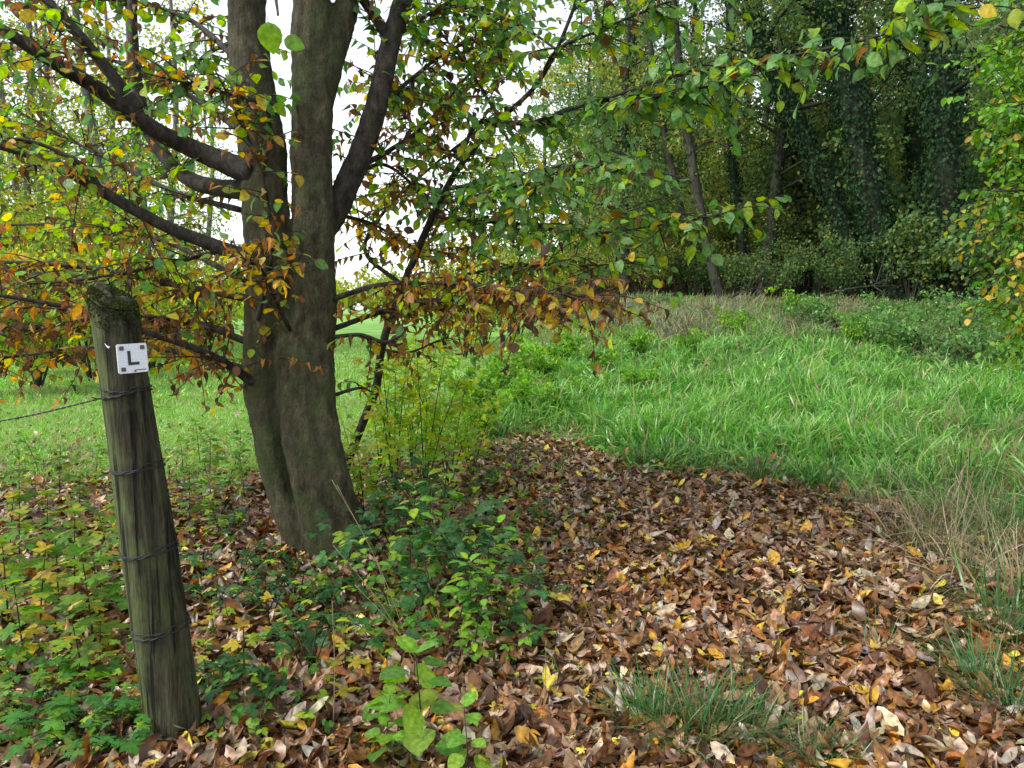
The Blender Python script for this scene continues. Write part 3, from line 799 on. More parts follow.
def build_post():
    b = ground_at(178, 738)
    Y = b[1]
    bot = at(180, 760, Y); top = at(113, 302, Y - 0.02)
    ax = top - bot; L = np.linalg.norm(ax); ax /= L
    side = np.array([1.0, 0, 0]); side -= side.dot(ax) * ax; side /= np.linalg.norm(side)
    fr = np.cross(side, ax)       # away from viewer is fr or -fr
    if fr[1] > 0: fr = -fr        # fr points to the viewer
    A = Acc()
    rings, sides = 90, 64
    a = np.linspace(0, 2 * math.pi, sides, endpoint=False)
    V = []
    grooves = [(R.uniform(0, 6.28), R.uniform(0.03, 0.07), R.uniform(0.03, 0.09), R.uniform(0, 1)) for _ in range(14)]
    for k in range(rings):
        t = k / (rings - 1)
        r0 = np.interp(t, [0, 0.15, 0.5, 0.75, 1.0], POST_R)
        r = r0 * (1 + 0.03 * np.sin(2 * a + 0.7) + 0.02 * np.sin(3 * a + 5 * t) + 0.012 * np.sin(7 * a + 2 * t))
        for g, w, dpt, ph in grooves:
            dd = np.angle(np.exp(1j * (a - g - 0.15 * math.sin(5 * t + ph * 6))))
            r = r * (1 - dpt * np.exp(-(dd / w) ** 2) * (0.5 + 0.5 * math.sin(7 * t + 9 * ph)))
        r = r * (1 + R.normal(0, 0.004, sides))
        # sloping sawn top: the left side is higher than the right
        hgt = L * t + 0.0 * a
        cut = 0.012 - 0.75 * np.cos(a - 0.5) * r0 * 0.9 - 0.012 * np.sin(3 * a)
        blend = sstep(0.86, 1.0, t)
        hgt = hgt + cut * blend
        edge = 1 - 0.16 * sstep(0.965, 1.0, t)
        V.append(bot + hgt[:, None] * ax + (np.cos(a) * r * edge)[:, None] * side + (np.sin(a) * r * edge)[:, None] * fr)
    # cap rings
    last = V[-1]; cen = last.mean(0)
    for s in (0.82, 0.55, 0.28, 0.06):
        w = cen + (last - cen) * s + ax * (0.010 * (1 - s) + R.normal(0, 0.003, sides)[:, None] * 1.0)
        V.append(w)
    n_ = len(V)
    VV = np.concatenate(V)
    k, s = np.meshgrid(np.arange(n_ - 1), np.arange(sides), indexing='ij'); s2 = (s + 1) % sides
    idx = np.stack([k * sides + s, k * sides + s2, (k + 1) * sides + s2, (k + 1) * sides + s], -1).ravel()
    tot = np.full((n_ - 1) * sides, 4)
    idx = np.concatenate([idx, (n_ - 1) * sides + np.arange(sides)]); tot = np.concatenate([tot, [sides]])
    A.add(VV, idx, tot, (0.5, 0.5, 0.5))
    root = A.build('fence_post', M_POST, origin=bot)
    root.location = bot
    tag(root, 'leaning weathered round wooden post with a sloping mossy top', 'fence post')
    # moss cushion on the sawn top and the shaded rim
    Mo = Acc()
    N = 5200
    th = R.uniform(0, 2 * math.pi, N); rr = np.sqrt(R.random(N)) * 0.064
    hh = L + 0.014 - 0.75 * np.cos(th - 0.5) * 0.067 * 0.9 * (rr / 0.064)
    rim = R.random(N) < 0.35
    dep = np.where(rim, R.random(N) ** 2.2 * 0.075, 0)
    rad = np.where(rim, 0.067, rr)
    hh = np.where(rim, L + 0.006 - 0.75 * np.cos(th - 0.5) * 0.067 * 0.9 - dep, hh)
    pos = bot + hh[:, None] * ax + (np.cos(th) * rad)[:, None] * side + (np.sin(th) * rad)[:, None] * fr
    out = (np.cos(th) * 1.0)[:, None] * side + (np.sin(th) * 1.0)[:, None] * fr
    d = ax * np.where(rim, 0.3, 1.0)[:, None] + out * np.where(rim, 0.9, 0.2)[:, None] + R.normal(0, 0.35, (N, 3))
    c, _ = pick([(4, (0.05, 0.07, 0.018)), (3, (0.03, 0.042, 0.014)), (1, (0.09, 0.075, 0.03))], N)
    Mo.place(SMALL[0], pos, d, rand_dirs(N), R.uniform(0.004, 0.008, N), c)
    Mo.build('moss', M_MOSS, root, origin=bot)

    def around(hpx_left, hpx_right):
        pass
    # wires: each one wound twice round the post and twisted shut at the side
    def height_at(py):
        lo, hi = 0.0, L
        for _ in range(40):
            mid = (lo + hi) / 2
            p = bot + ax * mid + fr * 0.09
            v = p - EYE
            cy = (v[2] * math.cos(PITCH) + v[1] * math.sin(PITCH)); cz = v[1] * math.cos(PITCH) - v[2] * math.sin(PITCH)
            y = 384 - FPX * cy / cz
            if y > py: lo = mid
            else: hi = mid
        return lo
    def ring(Acc_, h0, tilt, r=None, rad=0.0016, turns=1.0, dz=0.012, ph=0.0):
        r = float(post_r(h0 / L)) if r is None else r
        m_ = int(40 * turns)
        th = np.linspace(0, 2 * math.pi * turns, m_) + ph
        hh = h0 + tilt * np.cos(th) + dz * np.linspace(-0.5, 0.5, m_) + 0.002 * np.sin(3 * th)
        rr = r * (1 + 0.03 * np.sin(2 * th + 0.7) + 0.02 * np.sin(3 * th + 5 * h0 / L)) + 0.003
        P = bot + hh[:, None] * ax + (np.cos(th) * rr)[:, None] * side + (np.sin(th) * rr)[:, None] * fr
        # two strands twisted together
        for s in (0, math.pi):
            tw = np.linspace(0, m_ * 1.1, m_ * 4) + s
            Q = catmull(P, m_ * 4)
            off = np.cos(tw)[:, None] * ax * 0.0019 + np.sin(tw)[:, None] * (Q - bot - ((Q - bot) @ ax)[:, None] * ax) / 0.094 * 0.0019
            tube(Acc_, Q + off, rad, m_ * 4, 5)
        return P
    def barb(Acc_, p):
        for _ in range(2):
            d = rand_dirs(1)[0]
            tube(Acc_, [p - d * 0.012, p, p + d * 0.012], [0.0006, 0.0016, 0.0006], 5, 5)
        for k in range(3):
            tube(Acc_, [p + side * 0.002 * k + fr * 0.004, p + side * 0.002 * k + ax * 0.004, p + side * .002 * k - ax * 0.004], 0.0012, 5, 4)
    specs = [(397, 0.012, 1.0, 'barbed wire round the post just below the sign with a strand running left'),
             (474, 0.003, 1.0, 'barbed wire wound round the middle of the post, second down from the sign'),
             (559, 0.004, 1.0, 'barbed wire wound low round the post between two other windings'),
             (640, 0.006, 1.0, 'lowest barbed wire wound round the post, its two turns spread apart')]
    for q, (py, tilt, turns, lab) in enumerate(specs):
        h = height_at(py)
        W = Acc()
        P = ring(W, h, tilt, ph=-1.2)
        P2 = ring(W, h + (0.020 if q in (0, 3) else 0.009), -tilt * 0.7 if q in (0, 3) else tilt, rad=0.0014, ph=0.9)
        barb(W, P[8]); barb(W, P2[22] if q % 2 else P[20])
        # twisted tail at the side
        e = bot + h * ax - side * float(post_r(h / L))
        tube(W, [e, e - side * 0.015 - ax * 0.01 + fr * .01, e - side * 0.03 - ax * 0.002 + fr * .02], 0.002, 8, 5)
        if q == 0:
            far = at(-160, 424, Y + 0.35)
            st = bot + (h - 0.008) * ax - side * float(post_r(h / L))
            for s in (0, math.pi):
                t = np.linspace(0, 1, 160)
                Q = st + (far - st) * t[:, None]; Q[:, 2] -= 0.05 * np.sin(math.pi * t)
                tw = t * 150 + s
                Q = Q + np.column_stack([0 * t, np.cos(tw) * 0.002, np.sin(tw) * 0.002])
                tube(W, Q, 0.0017, 160, 5)
            for t in (0.3, 0.62):
                pp = st + (far - st) * t; pp[2] -= 0.05 * math.sin(math.pi * t); barb(W, pp)
        o = W.build('barbed_wire', M_WIRE, origin=bot + h * ax)
        o.location = bot + h * ax
        tag(o, lab, 'wire', 'barbed wires on the post')
    # sign
    hs_ = height_at(361)
    cpt = bot + ax * hs_
    xc = at(135, 361, Y - 0.09)
    off = (xc - cpt).dot(side)
    up = ax * math.cos(-0.02) + side * math.sin(0.05); up /= np.linalg.norm(up)
    pr = float(post_r(hs_ / L))
    ang = math.asin(min(0.8, max(-.8, off / pr)))
    nrm = fr * math.cos(ang) + side * math.sin(ang)
    rt = np.cross(up, nrm); rt /= np.linalg.norm(rt)
    if rt[0] < 0: rt = -rt
    nrm = np.cross(rt, up); 
    if nrm[1] > 0: nrm = -nrm
    c0 = cpt + (side * math.sin(ang) + fr * math.cos(ang)) * (pr * 1.05 + 0.004)
    hw = 0.046
    def plate(acc, cx, cy, w, h, d0, d1, bev=0.0):
        q = [(-w, -h), (w, -h), (w, h), (-w, h)]
        if bev:
            q = [(-w + bev, -h), (w - bev, -h), (w, -h + bev), (w, h - bev), (w - bev, h), (-w + bev, h), (-w, h - bev), (-w, -h + bev)]
        m_ = len(q)
        V = [c0 + rt * (cx + a) + up * (cy + b) + nrm * d0 for a, b in q] + [c0 + rt * (cx + a) + up * (cy + b) + nrm * d1 for a, b in q]
        idx = list(range(m_))[::-1] + [m_ + i for i in range(m_)]; tot = [m_, m_]
        for i in range(m_):
            j = (i + 1) % m_
            idx += [i, j, m_ + j, m_ + i]; tot.append(4)
        acc.add(np.array(V), idx, tot, (.5, .5, .5))
    Sg = Acc(); plate(Sg, 0, 0, hw, hw, -0.003, 0.0, 0.004)
    sg = Sg.build('waymark_sign', M_SIGN, smooth=False, origin=c0); sg.location = c0
    tag(sg, 'small square white sign with a black letter L nailed to the post', 'sign')
    Lt = Acc()
    # the letter L as one outline of six corners, raised 1 mm
    o6 = [(-0.015, 0.024), (-0.006, 0.024), (-0.006, -0.012), (0.019, -0.012), (0.019, -0.021), (-0.015, -0.021)]
    V = [c0 + rt * a + up * b + nrm * 0.0005 for a, b in o6] + [c0 + rt * a + up * b + nrm * 0.0015 for a, b in o6]
    idx = [5, 4, 3, 2, 1, 0, 6, 7, 8, 9, 10, 11]; tot = [6, 6]
    for i in range(6):
        j = (i + 1) % 6
        idx += [i, j, 6 + j, 6 + i]; tot.append(4)
    Lt.add(np.array(V), idx, tot, (.5, .5, .5)); Lt.build('letter', M_BLACK, sg, smooth=False, origin=c0)
    for (a, b) in ((-0.032, 0.033), (0.032, 0.033), (-0.031, -0.033)):
        Nl = Acc(); plate(Nl, a, b, 0.0065, 0.0065, 0.0004, 0.003, 0.002); Nl.build('nail', M_NAIL, sg, smooth=False, origin=c0)
    Nl = Acc(); plate(Nl, 0.004, -0.040, 0.003, 0.003, 0.0004, 0.002, 0.001); Nl.build('nail', M_NAIL, sg, smooth=False, origin=c0)
    Tx = Acc()
    for k in range(9):
        plate(Tx, 0.009 + k * 0.0035, -0.0375, 0.0013, 0.0016, 0.0003, 0.0006)
    Tx.build('small_print', M_NAIL, sg, smooth=False, origin=c0)
    # white scrap left on a second nail
    e = bot + ax * height_at(346) ; xo = at(108, 346, Y - .09); of = (xo - e).dot(side)
    e = e + side * of + fr * (math.sqrt(max(0.0001, 0.071 ** 2 - of ** 2)) + 0.003)
    Sc = Acc()
    V = [e + side * a + ax * b + fr * c for a, b, c in ((-0.008, 0.008, 0.001), (0.0, 0.0, 0.004), (0.008, -0.004, 0.002), (0.003, -0.010, 0.003), (-0.004, -0.002, 0.002))]
    V += [v - fr * 0.0015 for v in V]
    Sc.add(np.array(V), [0, 1, 2, 3, 4, 9, 8, 7, 6, 5] + sum([[i, (i + 1) % 5, 5 + (i + 1) % 5, 5 + i] for i in range(5)], []), [5, 5, 4, 4, 4, 4, 4], (.5, .5, .5))
    sc = Sc.build('paper_scrap', M_SIGN, smooth=False, origin=e); sc.location = e
    tag(sc, 'tiny white scrap stuck to the post left of the sign', 'scrap')

build_post()

# ------------------------------------------------------------------ undergrowth: individual plants
def plant_bramble(name, seed, nst=5, L=0.55, col=None, lsize=0.055, h=0.3):
    root = empty(name)
    ST = Acc(); LV = Acc()
    pal = col or [(5, (0.045, 0.125, 0.035)), (3, (0.06, 0.16, 0.05)), (1, YGREEN)]
    for s in range(nst):
        az = R.uniform(0, 6.28); ln = L * R.uniform(0.6, 1.2); hh = h * R.uniform(0.6, 1.3)
        o = np.array([math.cos(az), math.sin(az), 0])
        P = [np.zeros(3) + o * 0.01, o * ln * 0.3 + [0, 0, hh], o * ln * 0.7 + [0, 0, hh * 1.05], o * ln + [0, 0, hh * 0.6]]
        tube(ST, P, [0.0035, 0.003, 0.0025, 0.0015], 14, 5, (0.05, 0.05, 0.025), cap=False)
        C = catmull(P, 30)
        m_ = R.integers(6, 10)
        kk = np.sort(R.integers(5, 29, m_)); pos = C[kk]
        td = C[np.minimum(29, kk + 1)] - C[kk - 1]; td /= np.linalg.norm(td, axis=1, keepdims=True)
        sg = np.where(np.arange(m_) % 2, 1.0, -1.0)[:, None]
        d = td * 0.4 + np.cross(td, [0, 0, 1.0]) * sg + [0, 0, 0.25] + R.normal(0, 0.25, (m_, 3))
        c, _ = pick(pal, m_)
        sz = lsize * R.uniform(0.7, 1.25, m_)
        dn = d / np.linalg.norm(d, axis=1, keepdims=True)
        LV.place(TRI, pos + dn * sz[:, None] * 0.6, d, np.array([0, 0, 1.0]) + R.normal(0, 0.3, (m_, 3)), sz, c)
    ST.build('stem', M_LIMB, root); LV.build('foliage', M_LEAF, root)
    return root

def plant_upright(name, tpl, h=0.4, pairs=5, lsize=0.06, pal=None, lean=0.1, opp=True, mat=None):
    root = empty(name)
    ST = Acc(); LV = Acc()
    lx = R.normal(0, lean, 2)
    P = [np.zeros(3), np.array([lx[0] * .4 * h, lx[1] * .4 * h, h * .5]), np.array([lx[0] * h, lx[1] * h, h])]
    C = tube(ST, P, [0.004, 0.003, 0.0015], 12, 5, (0.08, 0.06, 0.03), cap=False)
    C = catmull(P, 40)
    pal = pal or [(1, YGREEN)]
    for k in range(pairs):
        t = 0.25 + 0.75 * (k + R.uniform(0, 0.5)) / pairs
        pos = C[min(39, int(t * 39))]
        az = k * 1.6 + R.uniform(0, 1)
        for s in ((0, math.pi) if opp else (0,)):
            d = np.array([math.cos(az + s), math.sin(az + s), R.uniform(-0.15, 0.35)])
            c, _ = pick(pal, 1)
            sz = lsize * R.uniform(0.7, 1.2) * (1.1 - 0.4 * t)
            LV.place(tpl, pos + d * sz * 0.4, d, np.array([0, 0, 1.0]) + R.normal(0, 0.3, 3), sz, c)
    c, _ = pick(pal, 2)
    LV.place(tpl, np.repeat(C[-1:], 2, 0), np.array([[0.6, 0.3, 0.5], [-0.5, -0.5, 0.5]]), np.array([[0, 0, 1.0]]), lsize * 0.7, c)
    ST.build('stem', M_LIMB, root); LV.build('foliage', mat or M_LEAF, root)
    return root

def plant_rosette(name, tpl, n=16, r=0.12, h=0.09, lsize=0.05, pal=None):
    root = empty(name)
    ST = Acc(); LV = Acc()
    for k in range(n):
        az = R.uniform(0, 6.28); rr = r * math.sqrt(R.random()); hh = h * R.uniform(0.5, 1.2)
        e = np.array([math.cos(az) * rr, math.sin(az) * rr, hh])
        tube(ST, [np.array([0, 0, 0.0]), e * [.5, .5, .8], e], 0.0014, 6, 4, (0.07, 0.09, 0.03), cap=False)
        d = np.array([math.cos(az), math.sin(az), R.uniform(-0.2, 0.2)])
        c, _ = pick(pal, 1)
        LV.place(tpl, e, d, np.array([0, 0, 1.0]) + R.normal(0, 0.25, 3), lsize * R.uniform(0.6, 1.2), c)
    ST.build('stem', M_LIMB, root); LV.build('foliage', M_LEAF, root)
    return root

def plant_tuft(name, n=60, h=0.25, w=1.0, pal=None, mat=None, tpls=None, spread=0.05, lean=0.5):
    root = None
    A = Acc()
    pos = np.column_stack([R.normal(0, spread, (n, 2)), np.full(n, -0.01)])
    out = pos * [1, 1, 0] * (lean / max(spread, .01)) * 0.6 + np.column_stack([R.normal(0, lean * .4, (n, 2)), np.ones(n)])
    c, _ = pick(pal, n)
    tp = tpls or BL
    v = R.integers(0, len(tp), n)
    nr = out * [-1, -1, 0] + R.normal(0, .3, (n, 3)) * [1, 1, 0]
    for t in range(len(tp)):
        s = v == t
        A.place(tp[t], pos[s], out[s], nr[s], h * R.uniform(.5, 1.2, s.sum()), c[s], w)
    return A.build(name, mat or M_GRASS)

FOREST_GREEN = [(5, (0.105, 0.26, 0.038)), (3, (0.16, 0.33, 0.045)), (2.5, (0.26, 0.39, 0.035))]
LIME = [(4, (0.13, 0.26, 0.022)), (3, (0.22, 0.34, 0.025)), (3.5, (0.075, 0.19, 0.028)), (1, (0.42, 0.35, 0.04))]
YELL = [(4, (0.45, 0.38, 0.05)), (3, (0.33, 0.36, 0.05)), (1, (0.30, 0.18, 0.04))]

used = {}
def put(kind, make, px, py, label, cat, group, sc=1.0, nvar=2):
    """First few of a kind are built afresh, later ones are copies with shared meshes."""
    lst = used.setdefault(kind, [])
    p = ground_at(px, py)
    if len(lst) < nvar:
        o = make(); lst.append(o)
        o.location = [float(q) for q in p]; o.rotation_euler = (0, 0, R.uniform(0, 6.28)); o.scale = (sc, sc, sc)
    else:
        o = dup(lst[R.integers(0, nvar)], p, R.uniform(0, 6.28), sc)
    tag(o, label, cat, group)
    return o

mk_bramble = lambda: plant_bramble('bramble_plant', 0, 6, .55, None, .062, .34)
mk_bramble_low = lambda: plant_bramble('low_bramble', 0, 4, 0.30, None, 0.042, 0.14)
mk_maple = lambda: plant_upright('maple_seedling', PALM, 0.38, 6, 0.095, [(4, (0.085, 0.19, 0.025)), (3, (0.13, 0.25, 0.025)), (2, (0.21, 0.32, 0.03)), (1, (0.42, 0.35, 0.04))])
mk_maple_y = lambda: plant_upright('yellow_maple_seedling', PALM, 0.20, 2, 0.07, YELL)
mk_nettle = lambda: plant_upright('nettle_plant', ovate(7, .2, .5, .26, 0, 0, .08, .1), 0.55, 12, 0.095, FOREST_GREEN, .15)
mk_hazel = lambda: plant_upright('hazel_shoot', ROUND, 0.40, 6, 0.125, [(3, (0.19, 0.36, 0.05)), (2, (0.13, 0.28, 0.05)), (1, (0.25, 0.40, 0.05))], .25)
mk_herb = lambda: plant_rosette('cranesbill_herb', PALM, 26, .16, .13, .055, [(4, (0.065, 0.21, 0.035)), (2, (0.10, 0.27, 0.04)), (.6, (0.20, 0.30, 0.04))])

# bottom left and around the post
for (x, y, s) in ((25, 745, 1.1), (70, 752, 1.0), (115, 757, 1.0), (140, 745, .9), (50, 715, .9), (15, 690, 1.0)):
    put('herb', mk_herb, x, y, 'low lobed green herb on the ground at the foot of the post', 'herb', 'lobed herbs left of the post foot', s)
for (x, y, s) in ((40, 640, 1.1), (95, 655, 1.2), (130, 620, 1.0), (75, 600, 1.2), (20, 590, 1.1), (110, 570, .9), (48, 555, 1.0), (10, 640, 1.2), (60, 620, 1.1), (100, 620, 1.), (25, 670, 1.0), (85, 690, .9), (10, 560, 1.), (120, 540, .9)):
    put('maple', mk_maple, x, y, 'green lobed-leaf seedling among fallen leaves left of the post', 'seedling', 'maple seedlings left of the post', s, 3)
for (x, y, s) in ((100, 665, .9), (205, 690, .9), (245, 690, 1.2), (345, 680, 1.0), (330, 720, 1.0), (395, 712, .7), (215, 640, .8), (60, 690, .8), (175, 510, .8), (270, 640, 1.)):
    put('maple_y', mk_maple_y, x, y, 'small seedling with yellow lobed leaves among the fallen leaves', 'seedling', 'yellow seedlings near the post', s, 3)
for (x, y, s) in ((215, 610, 1.0), (240, 575, 1.0), (300, 600, 1.1), (330, 610, 1.0), (270, 620, .9), (285, 705, 1.0), (340, 640, 1.0), (230, 540, .9), (310, 680, 1.1), (260, 690, .8), (365, 600, 1.), (205, 575, 1.0)):
    put('bramble_low', mk_bramble_low, x, y, 'low bramble with small three-part leaves between the post and the trunk', 'bramble', 'low brambles between post and trunk', s, 3)
for (x, y, s) in ((430, 560, 1.0), (455, 590, 1.0), (410, 600, .95), (475, 620, .9), (440, 630, .9), (400, 560, .9), (490, 570, .7), (505, 640, .6), (420, 520, .9), (500, 500, .6), (530, 530, .45), (520, 470, .6), (545, 610, .35), (555, 475, .4)):
    put('bramble', mk_bramble, x, y, 'arching bramble with dark green leaves right of the thick trunk', 'bramble', 'arching brambles beside the leaf path', s, 3)
for (x, y, s) in ((420, 600, 1.1), (450, 650, 1.0), (485, 640, .8), (440, 560, 1.2), (400, 640, .8), (470, 680, .7)):
    put('nettle', mk_nettle, x, y, 'upright green nettle standing among the brambles beside the path', 'nettle', 'nettles beside the leaf path', s, 2)
for k, (x, y, s, lab) in enumerate(((425, 775, 1.0, 'tall hazel shoot with large bright green leaves at the bottom edge'), (385, 770, .62, 'short hazel shoot with round light green leaves by the bottom edge'), (470, 800, .7, 'low hazel shoot with light green leaves beside a dry stalk'))):
    put('hazel', mk_hazel, x, y, lab, 'shoot', 'hazel shoots', s, 3)
# light maple shrub right of the sapling, and saplings in the grass edge behind
SAPLING_LEAF = [(4, (0.26, 0.41, 0.03)), (3, (0.36, 0.47, 0.035)), (2, (0.16, 0.30, 0.035)), (1, (0.52, 0.44, 0.06))]  # the saplings' own yellow-green leaf colours
def mk_shrub():
    root = empty('maple_sapling')
    T = Acc(); LV = Acc()
    for q in range(4):
        o = R.normal(0, .28, 2); h = R.uniform(.8, 1.4)
        P = [np.zeros(3), np.array([o[0] * .4, o[1] * .4, h * .5]), np.array([o[0], o[1], h])]
        tube(T, P, [.007, .005, .002], 12, 5, (.08, .06, .03), cap=False)
        C = catmull(P, 40); n_ = 50
        k = R.integers(12, 40, n_); az = R.uniform(0, 6.28, n_)
        off = np.column_stack([np.cos(az), np.sin(az), R.normal(0, .3, n_)])
        c, _ = pick(SAPLING_LEAF, n_)
        LV.place(PALM, C[k] + off * R.uniform(.03, .14, (n_, 1)), off + [0, 0, -.2], np.array([0, 0, 1.0]) + R.normal(0, .4, (n_, 3)), R.uniform(.045, .085, n_), c)
    T.build('stem', M_LIMB, root); LV.build('foliage', M_LEAF, root)
    return root
for (x, y, s) in ((395, 505, 1.0), (425, 500, .9), (450, 490, .85), (380, 470, .8), (472, 480, .7), (412, 470, 1.0), (440, 455, .9), (365, 520, .6)):
    put('shrub', mk_shrub, x, y, 'thin sapling with yellow-green lobed leaves right of the slim dark stem', 'sapling', 'yellow-green saplings at the path edge', s, 3)
mk_wild = lambda: plant_upright('wild_seedling', PALM3, 0.42, 9, 0.08, LIME, .2)
for (x, y, s) in ((210, 480, 1.1), (225, 500, 1.0), (240, 475, 1.0), (185, 490, 1.0), (60, 500, 1.0), (20, 520, 1.1), (95, 490, .9), (215, 520, 1.), (200, 465, 1.1), (245, 500, .9), (190, 530, 1.), (222, 545, .8), (40, 475, .9), (80, 530, .9)):
    put('wild', mk_wild, x, y, 'light green seedling between the post and the trunk at the field edge', 'seedling', 'seedlings along the field edge', s, 3)
# grass tufts
GT = [(4, (0.05, 0.14, 0.035)), (3, (0.07, 0.19, 0.05)), (1, (0.25, 0.22, 0.10))]
mk_tuft = lambda: plant_tuft('grass_tuft', 210, .26, .50, GT, None, [BL[0], BL[1], BL[1], BL[3]], .055, .45)
for (x, y, s, lab) in ((655, 735, 1.0, 'dark green grass tuft in the leaf litter, bottom centre of the path'), (705, 745, 1.15, 'largest green grass tuft in the leaf litter at the bottom edge'),
                       (745, 740, .9, 'green grass tuft right of the largest tuft at the bottom edge'), (985, 690, 1.0, 'green grass tuft in the leaves by the right edge'),
                       (1018, 720, .9, 'green grass tuft cut by the right edge of the leaf path'), (815, 765, .8, 'sparse grass tuft at the bottom edge, right of centre'), (1005, 640, .9, 'green grass tuft among straw at the right edge')):
    put('tuft', mk_tuft, x, y, lab, 'grass tuft', 'grass tufts in the leaf litter', s, 3)
mk_small = lambda: plant_tuft('grass_sprig', 26, .20, .7, GT, None, THIN, .03, .6)
for (x, y) in ((590, 590), (560, 540), (600, 640), (530, 600), (690, 560), (640, 520), (870, 600), (780, 690), (840, 640), (620, 560), (740, 600), (905, 650), (950, 690), (575, 690), (915, 735), (880, 660), (920, 610), (860, 555), (960, 640), (990, 620), (545, 470), (575, 500), (520, 500), (500, 460), (610, 480), (535, 560), (510, 540)):
    put('sprig', mk_small, x, y, 'small green grass sprig growing up through the path leaves', 'grass sprig', 'grass sprigs on the leaf path', R.uniform(.7, 1.3), 3)
ST_PAL = [(4, (0.34, 0.28, 0.16)), (3, (0.24, 0.19, 0.10)), (2, (0.45, 0.39, 0.25)), (1.5, (0.12, 0.17, 0.05))]
mk_straw = lambda: plant_tuft('straw_tussock', 110, .55, .45, ST_PAL, M_STRAW, THIN + [BL[2]], .09, .5)
for (x, y, s) in ((935, 560, 1.0), (965, 580, .9), (905, 545, .8), (1000, 560, 1.0), (945, 530, 1.1), (1020, 590, 1.), (880, 520, .7), (985, 520, .9), (850, 505, .6)):
    put('straw', mk_straw, x, y, 'pale dry straw tussock where the leaf path meets the grass', 'straw tussock', 'straw tussocks by the right edge', s, 3)
mk_green = lambda: plant_tuft('tall_grass_clump', 130, .48, .55, [(5, (0.055, 0.16, 0.035)), (3, (0.09, 0.22, 0.05)), (1.5, (0.26, 0.23, 0.11))], None, None, .12, .5)
for (x, y, s) in ((985, 560, 1.), (1010, 535, 1.), (930, 500, .9), (890, 495, .8), (970, 500, 1.1), (640, 462, .7), (700, 470, .7), (760, 480, .75), (820, 488, .8), (600, 448, .5), (670, 460, .7), (1015, 620, .8)):
    put('green', mk_green, x, y, 'clump of tall green grass along the edge of the leaf path', 'grass clump', 'tall grass clumps along the path edge', s, 3)
# dry stalks
def stalk(pts, label, r=0.0022):
    P = px_path(pts); A = Acc(); tube(A, P, [r, r * .8, r * .5], 14, 5, (0.36, 0.29, 0.17), cap=True)
    o = A.build('dry_stalk', M_STRAW, origin=P[0]); o.location = P[0]
    tag(o, label, 'dry stalk', 'dry stalks in front of the trunk')
def gstalk(px0, py0, px1, py1, label, dY=-.15, bow=8, r=0.0022):
    g = ground_at(px0, py0)
    stalk([(px0, py0 + 4, g[1]), ((px0 + px1) / 2 + bow, (py0 + py1) / 2, g[1] + dY * .5), (px1, py1, g[1] + dY)], label, r)
gstalk(425, 680, 333, 545, 'pale dry stalk leaning left from the brambles across the trunk base')
gstalk(400, 640, 332, 480, 'long thin dry stalk slanting up to the left in front of the trunk', -.1, 10)
gstalk(415, 660, 337, 485, 'bent straw stalk close beside the slanting long stalk', -.2, 6, .0018)
gstalk(428, 672, 355, 585, 'shorter straw stalk leaning left over the low brambles', -.1, 4, .0026)
gstalk(540, 735, 546, 640, 'upright dry stalk in the leaf litter near the bottom centre', -.1, 2, .0018)
gstalk(333, 735, 332, 600, 'upright brown stalk in the brambles left of the hazel shoots', -.1, 2, .0018)
gstalk(600, 640, 560, 560, 'thin straw leaning left on the leaf path', -.1, 3, .0016)
gstalk(905, 450, 893, 392, 'tall seed stalk standing in the meadow grass', -.1, 2, .004)
for (a, b, c_, d_, lab) in ((935, 575, 900, 480, 'long pale stalk arching left out of the straw'), (950, 560, 985, 470, 'long pale stalk arching right out of the straw'), (990, 580, 1015, 500, 'pale stalk leaning out at the right edge')):
    gstalk(a, b, c_, d_, lab, -.2, 4, .003)

# low ground cover too dense to count
def build_cover():
    A = Acc()
    def patch(N, x0, x1, y0, y1, tpl, s0, s1, pal, h):
        px = R.uniform(x0, x1, N); py = R.uniform(y0, y1, N)
        P = np.array([ground_at(a, b) for a, b in zip(px, py)])
        P[:, 2] += R.uniform(0.3, 1.0, N) * h
        az = R.uniform(0, 6.28, N)
        c, _ = pick(pal, N)
        A.place(tpl, P, np.column_stack([np.cos(az), np.sin(az), R.normal(0, .25, N)]), np.array([0, 0, 1.0]) + R.normal(0, .35, (N, 3)), R.uniform(s0, s1, N), c)
    patch(360, -20, 170, 530, 760, PALM, .03, .055, LIME + FOREST_GREEN, .12)
    patch(200, 190, 420, 560, 760, TRI, .025, .045, FOREST_GREEN, .10)
    patch(300, 380, 540, 470, 680, TRI, .025, .05, FOREST_GREEN, .18)
    patch(260, -20, 250, 470, 560, PALM, .035, .06, LIME, .15)
    patch(200, 360, 500, 420, 520, PALM3, .035, .06, LIME, .25)
    patch(150, 470, 610, 425, 560, PALM3, .025, .05, LIME + FOREST_GREEN, .12)
    patch(60, 540, 680, 470, 640, TRI, .02, .04, FOREST_GREEN, .06)
    tag(A.build('ground_cover', M_LEAF), 'small creeping leaves between the seedlings and brambles', 'ground cover', kind='stuff')
build_cover()

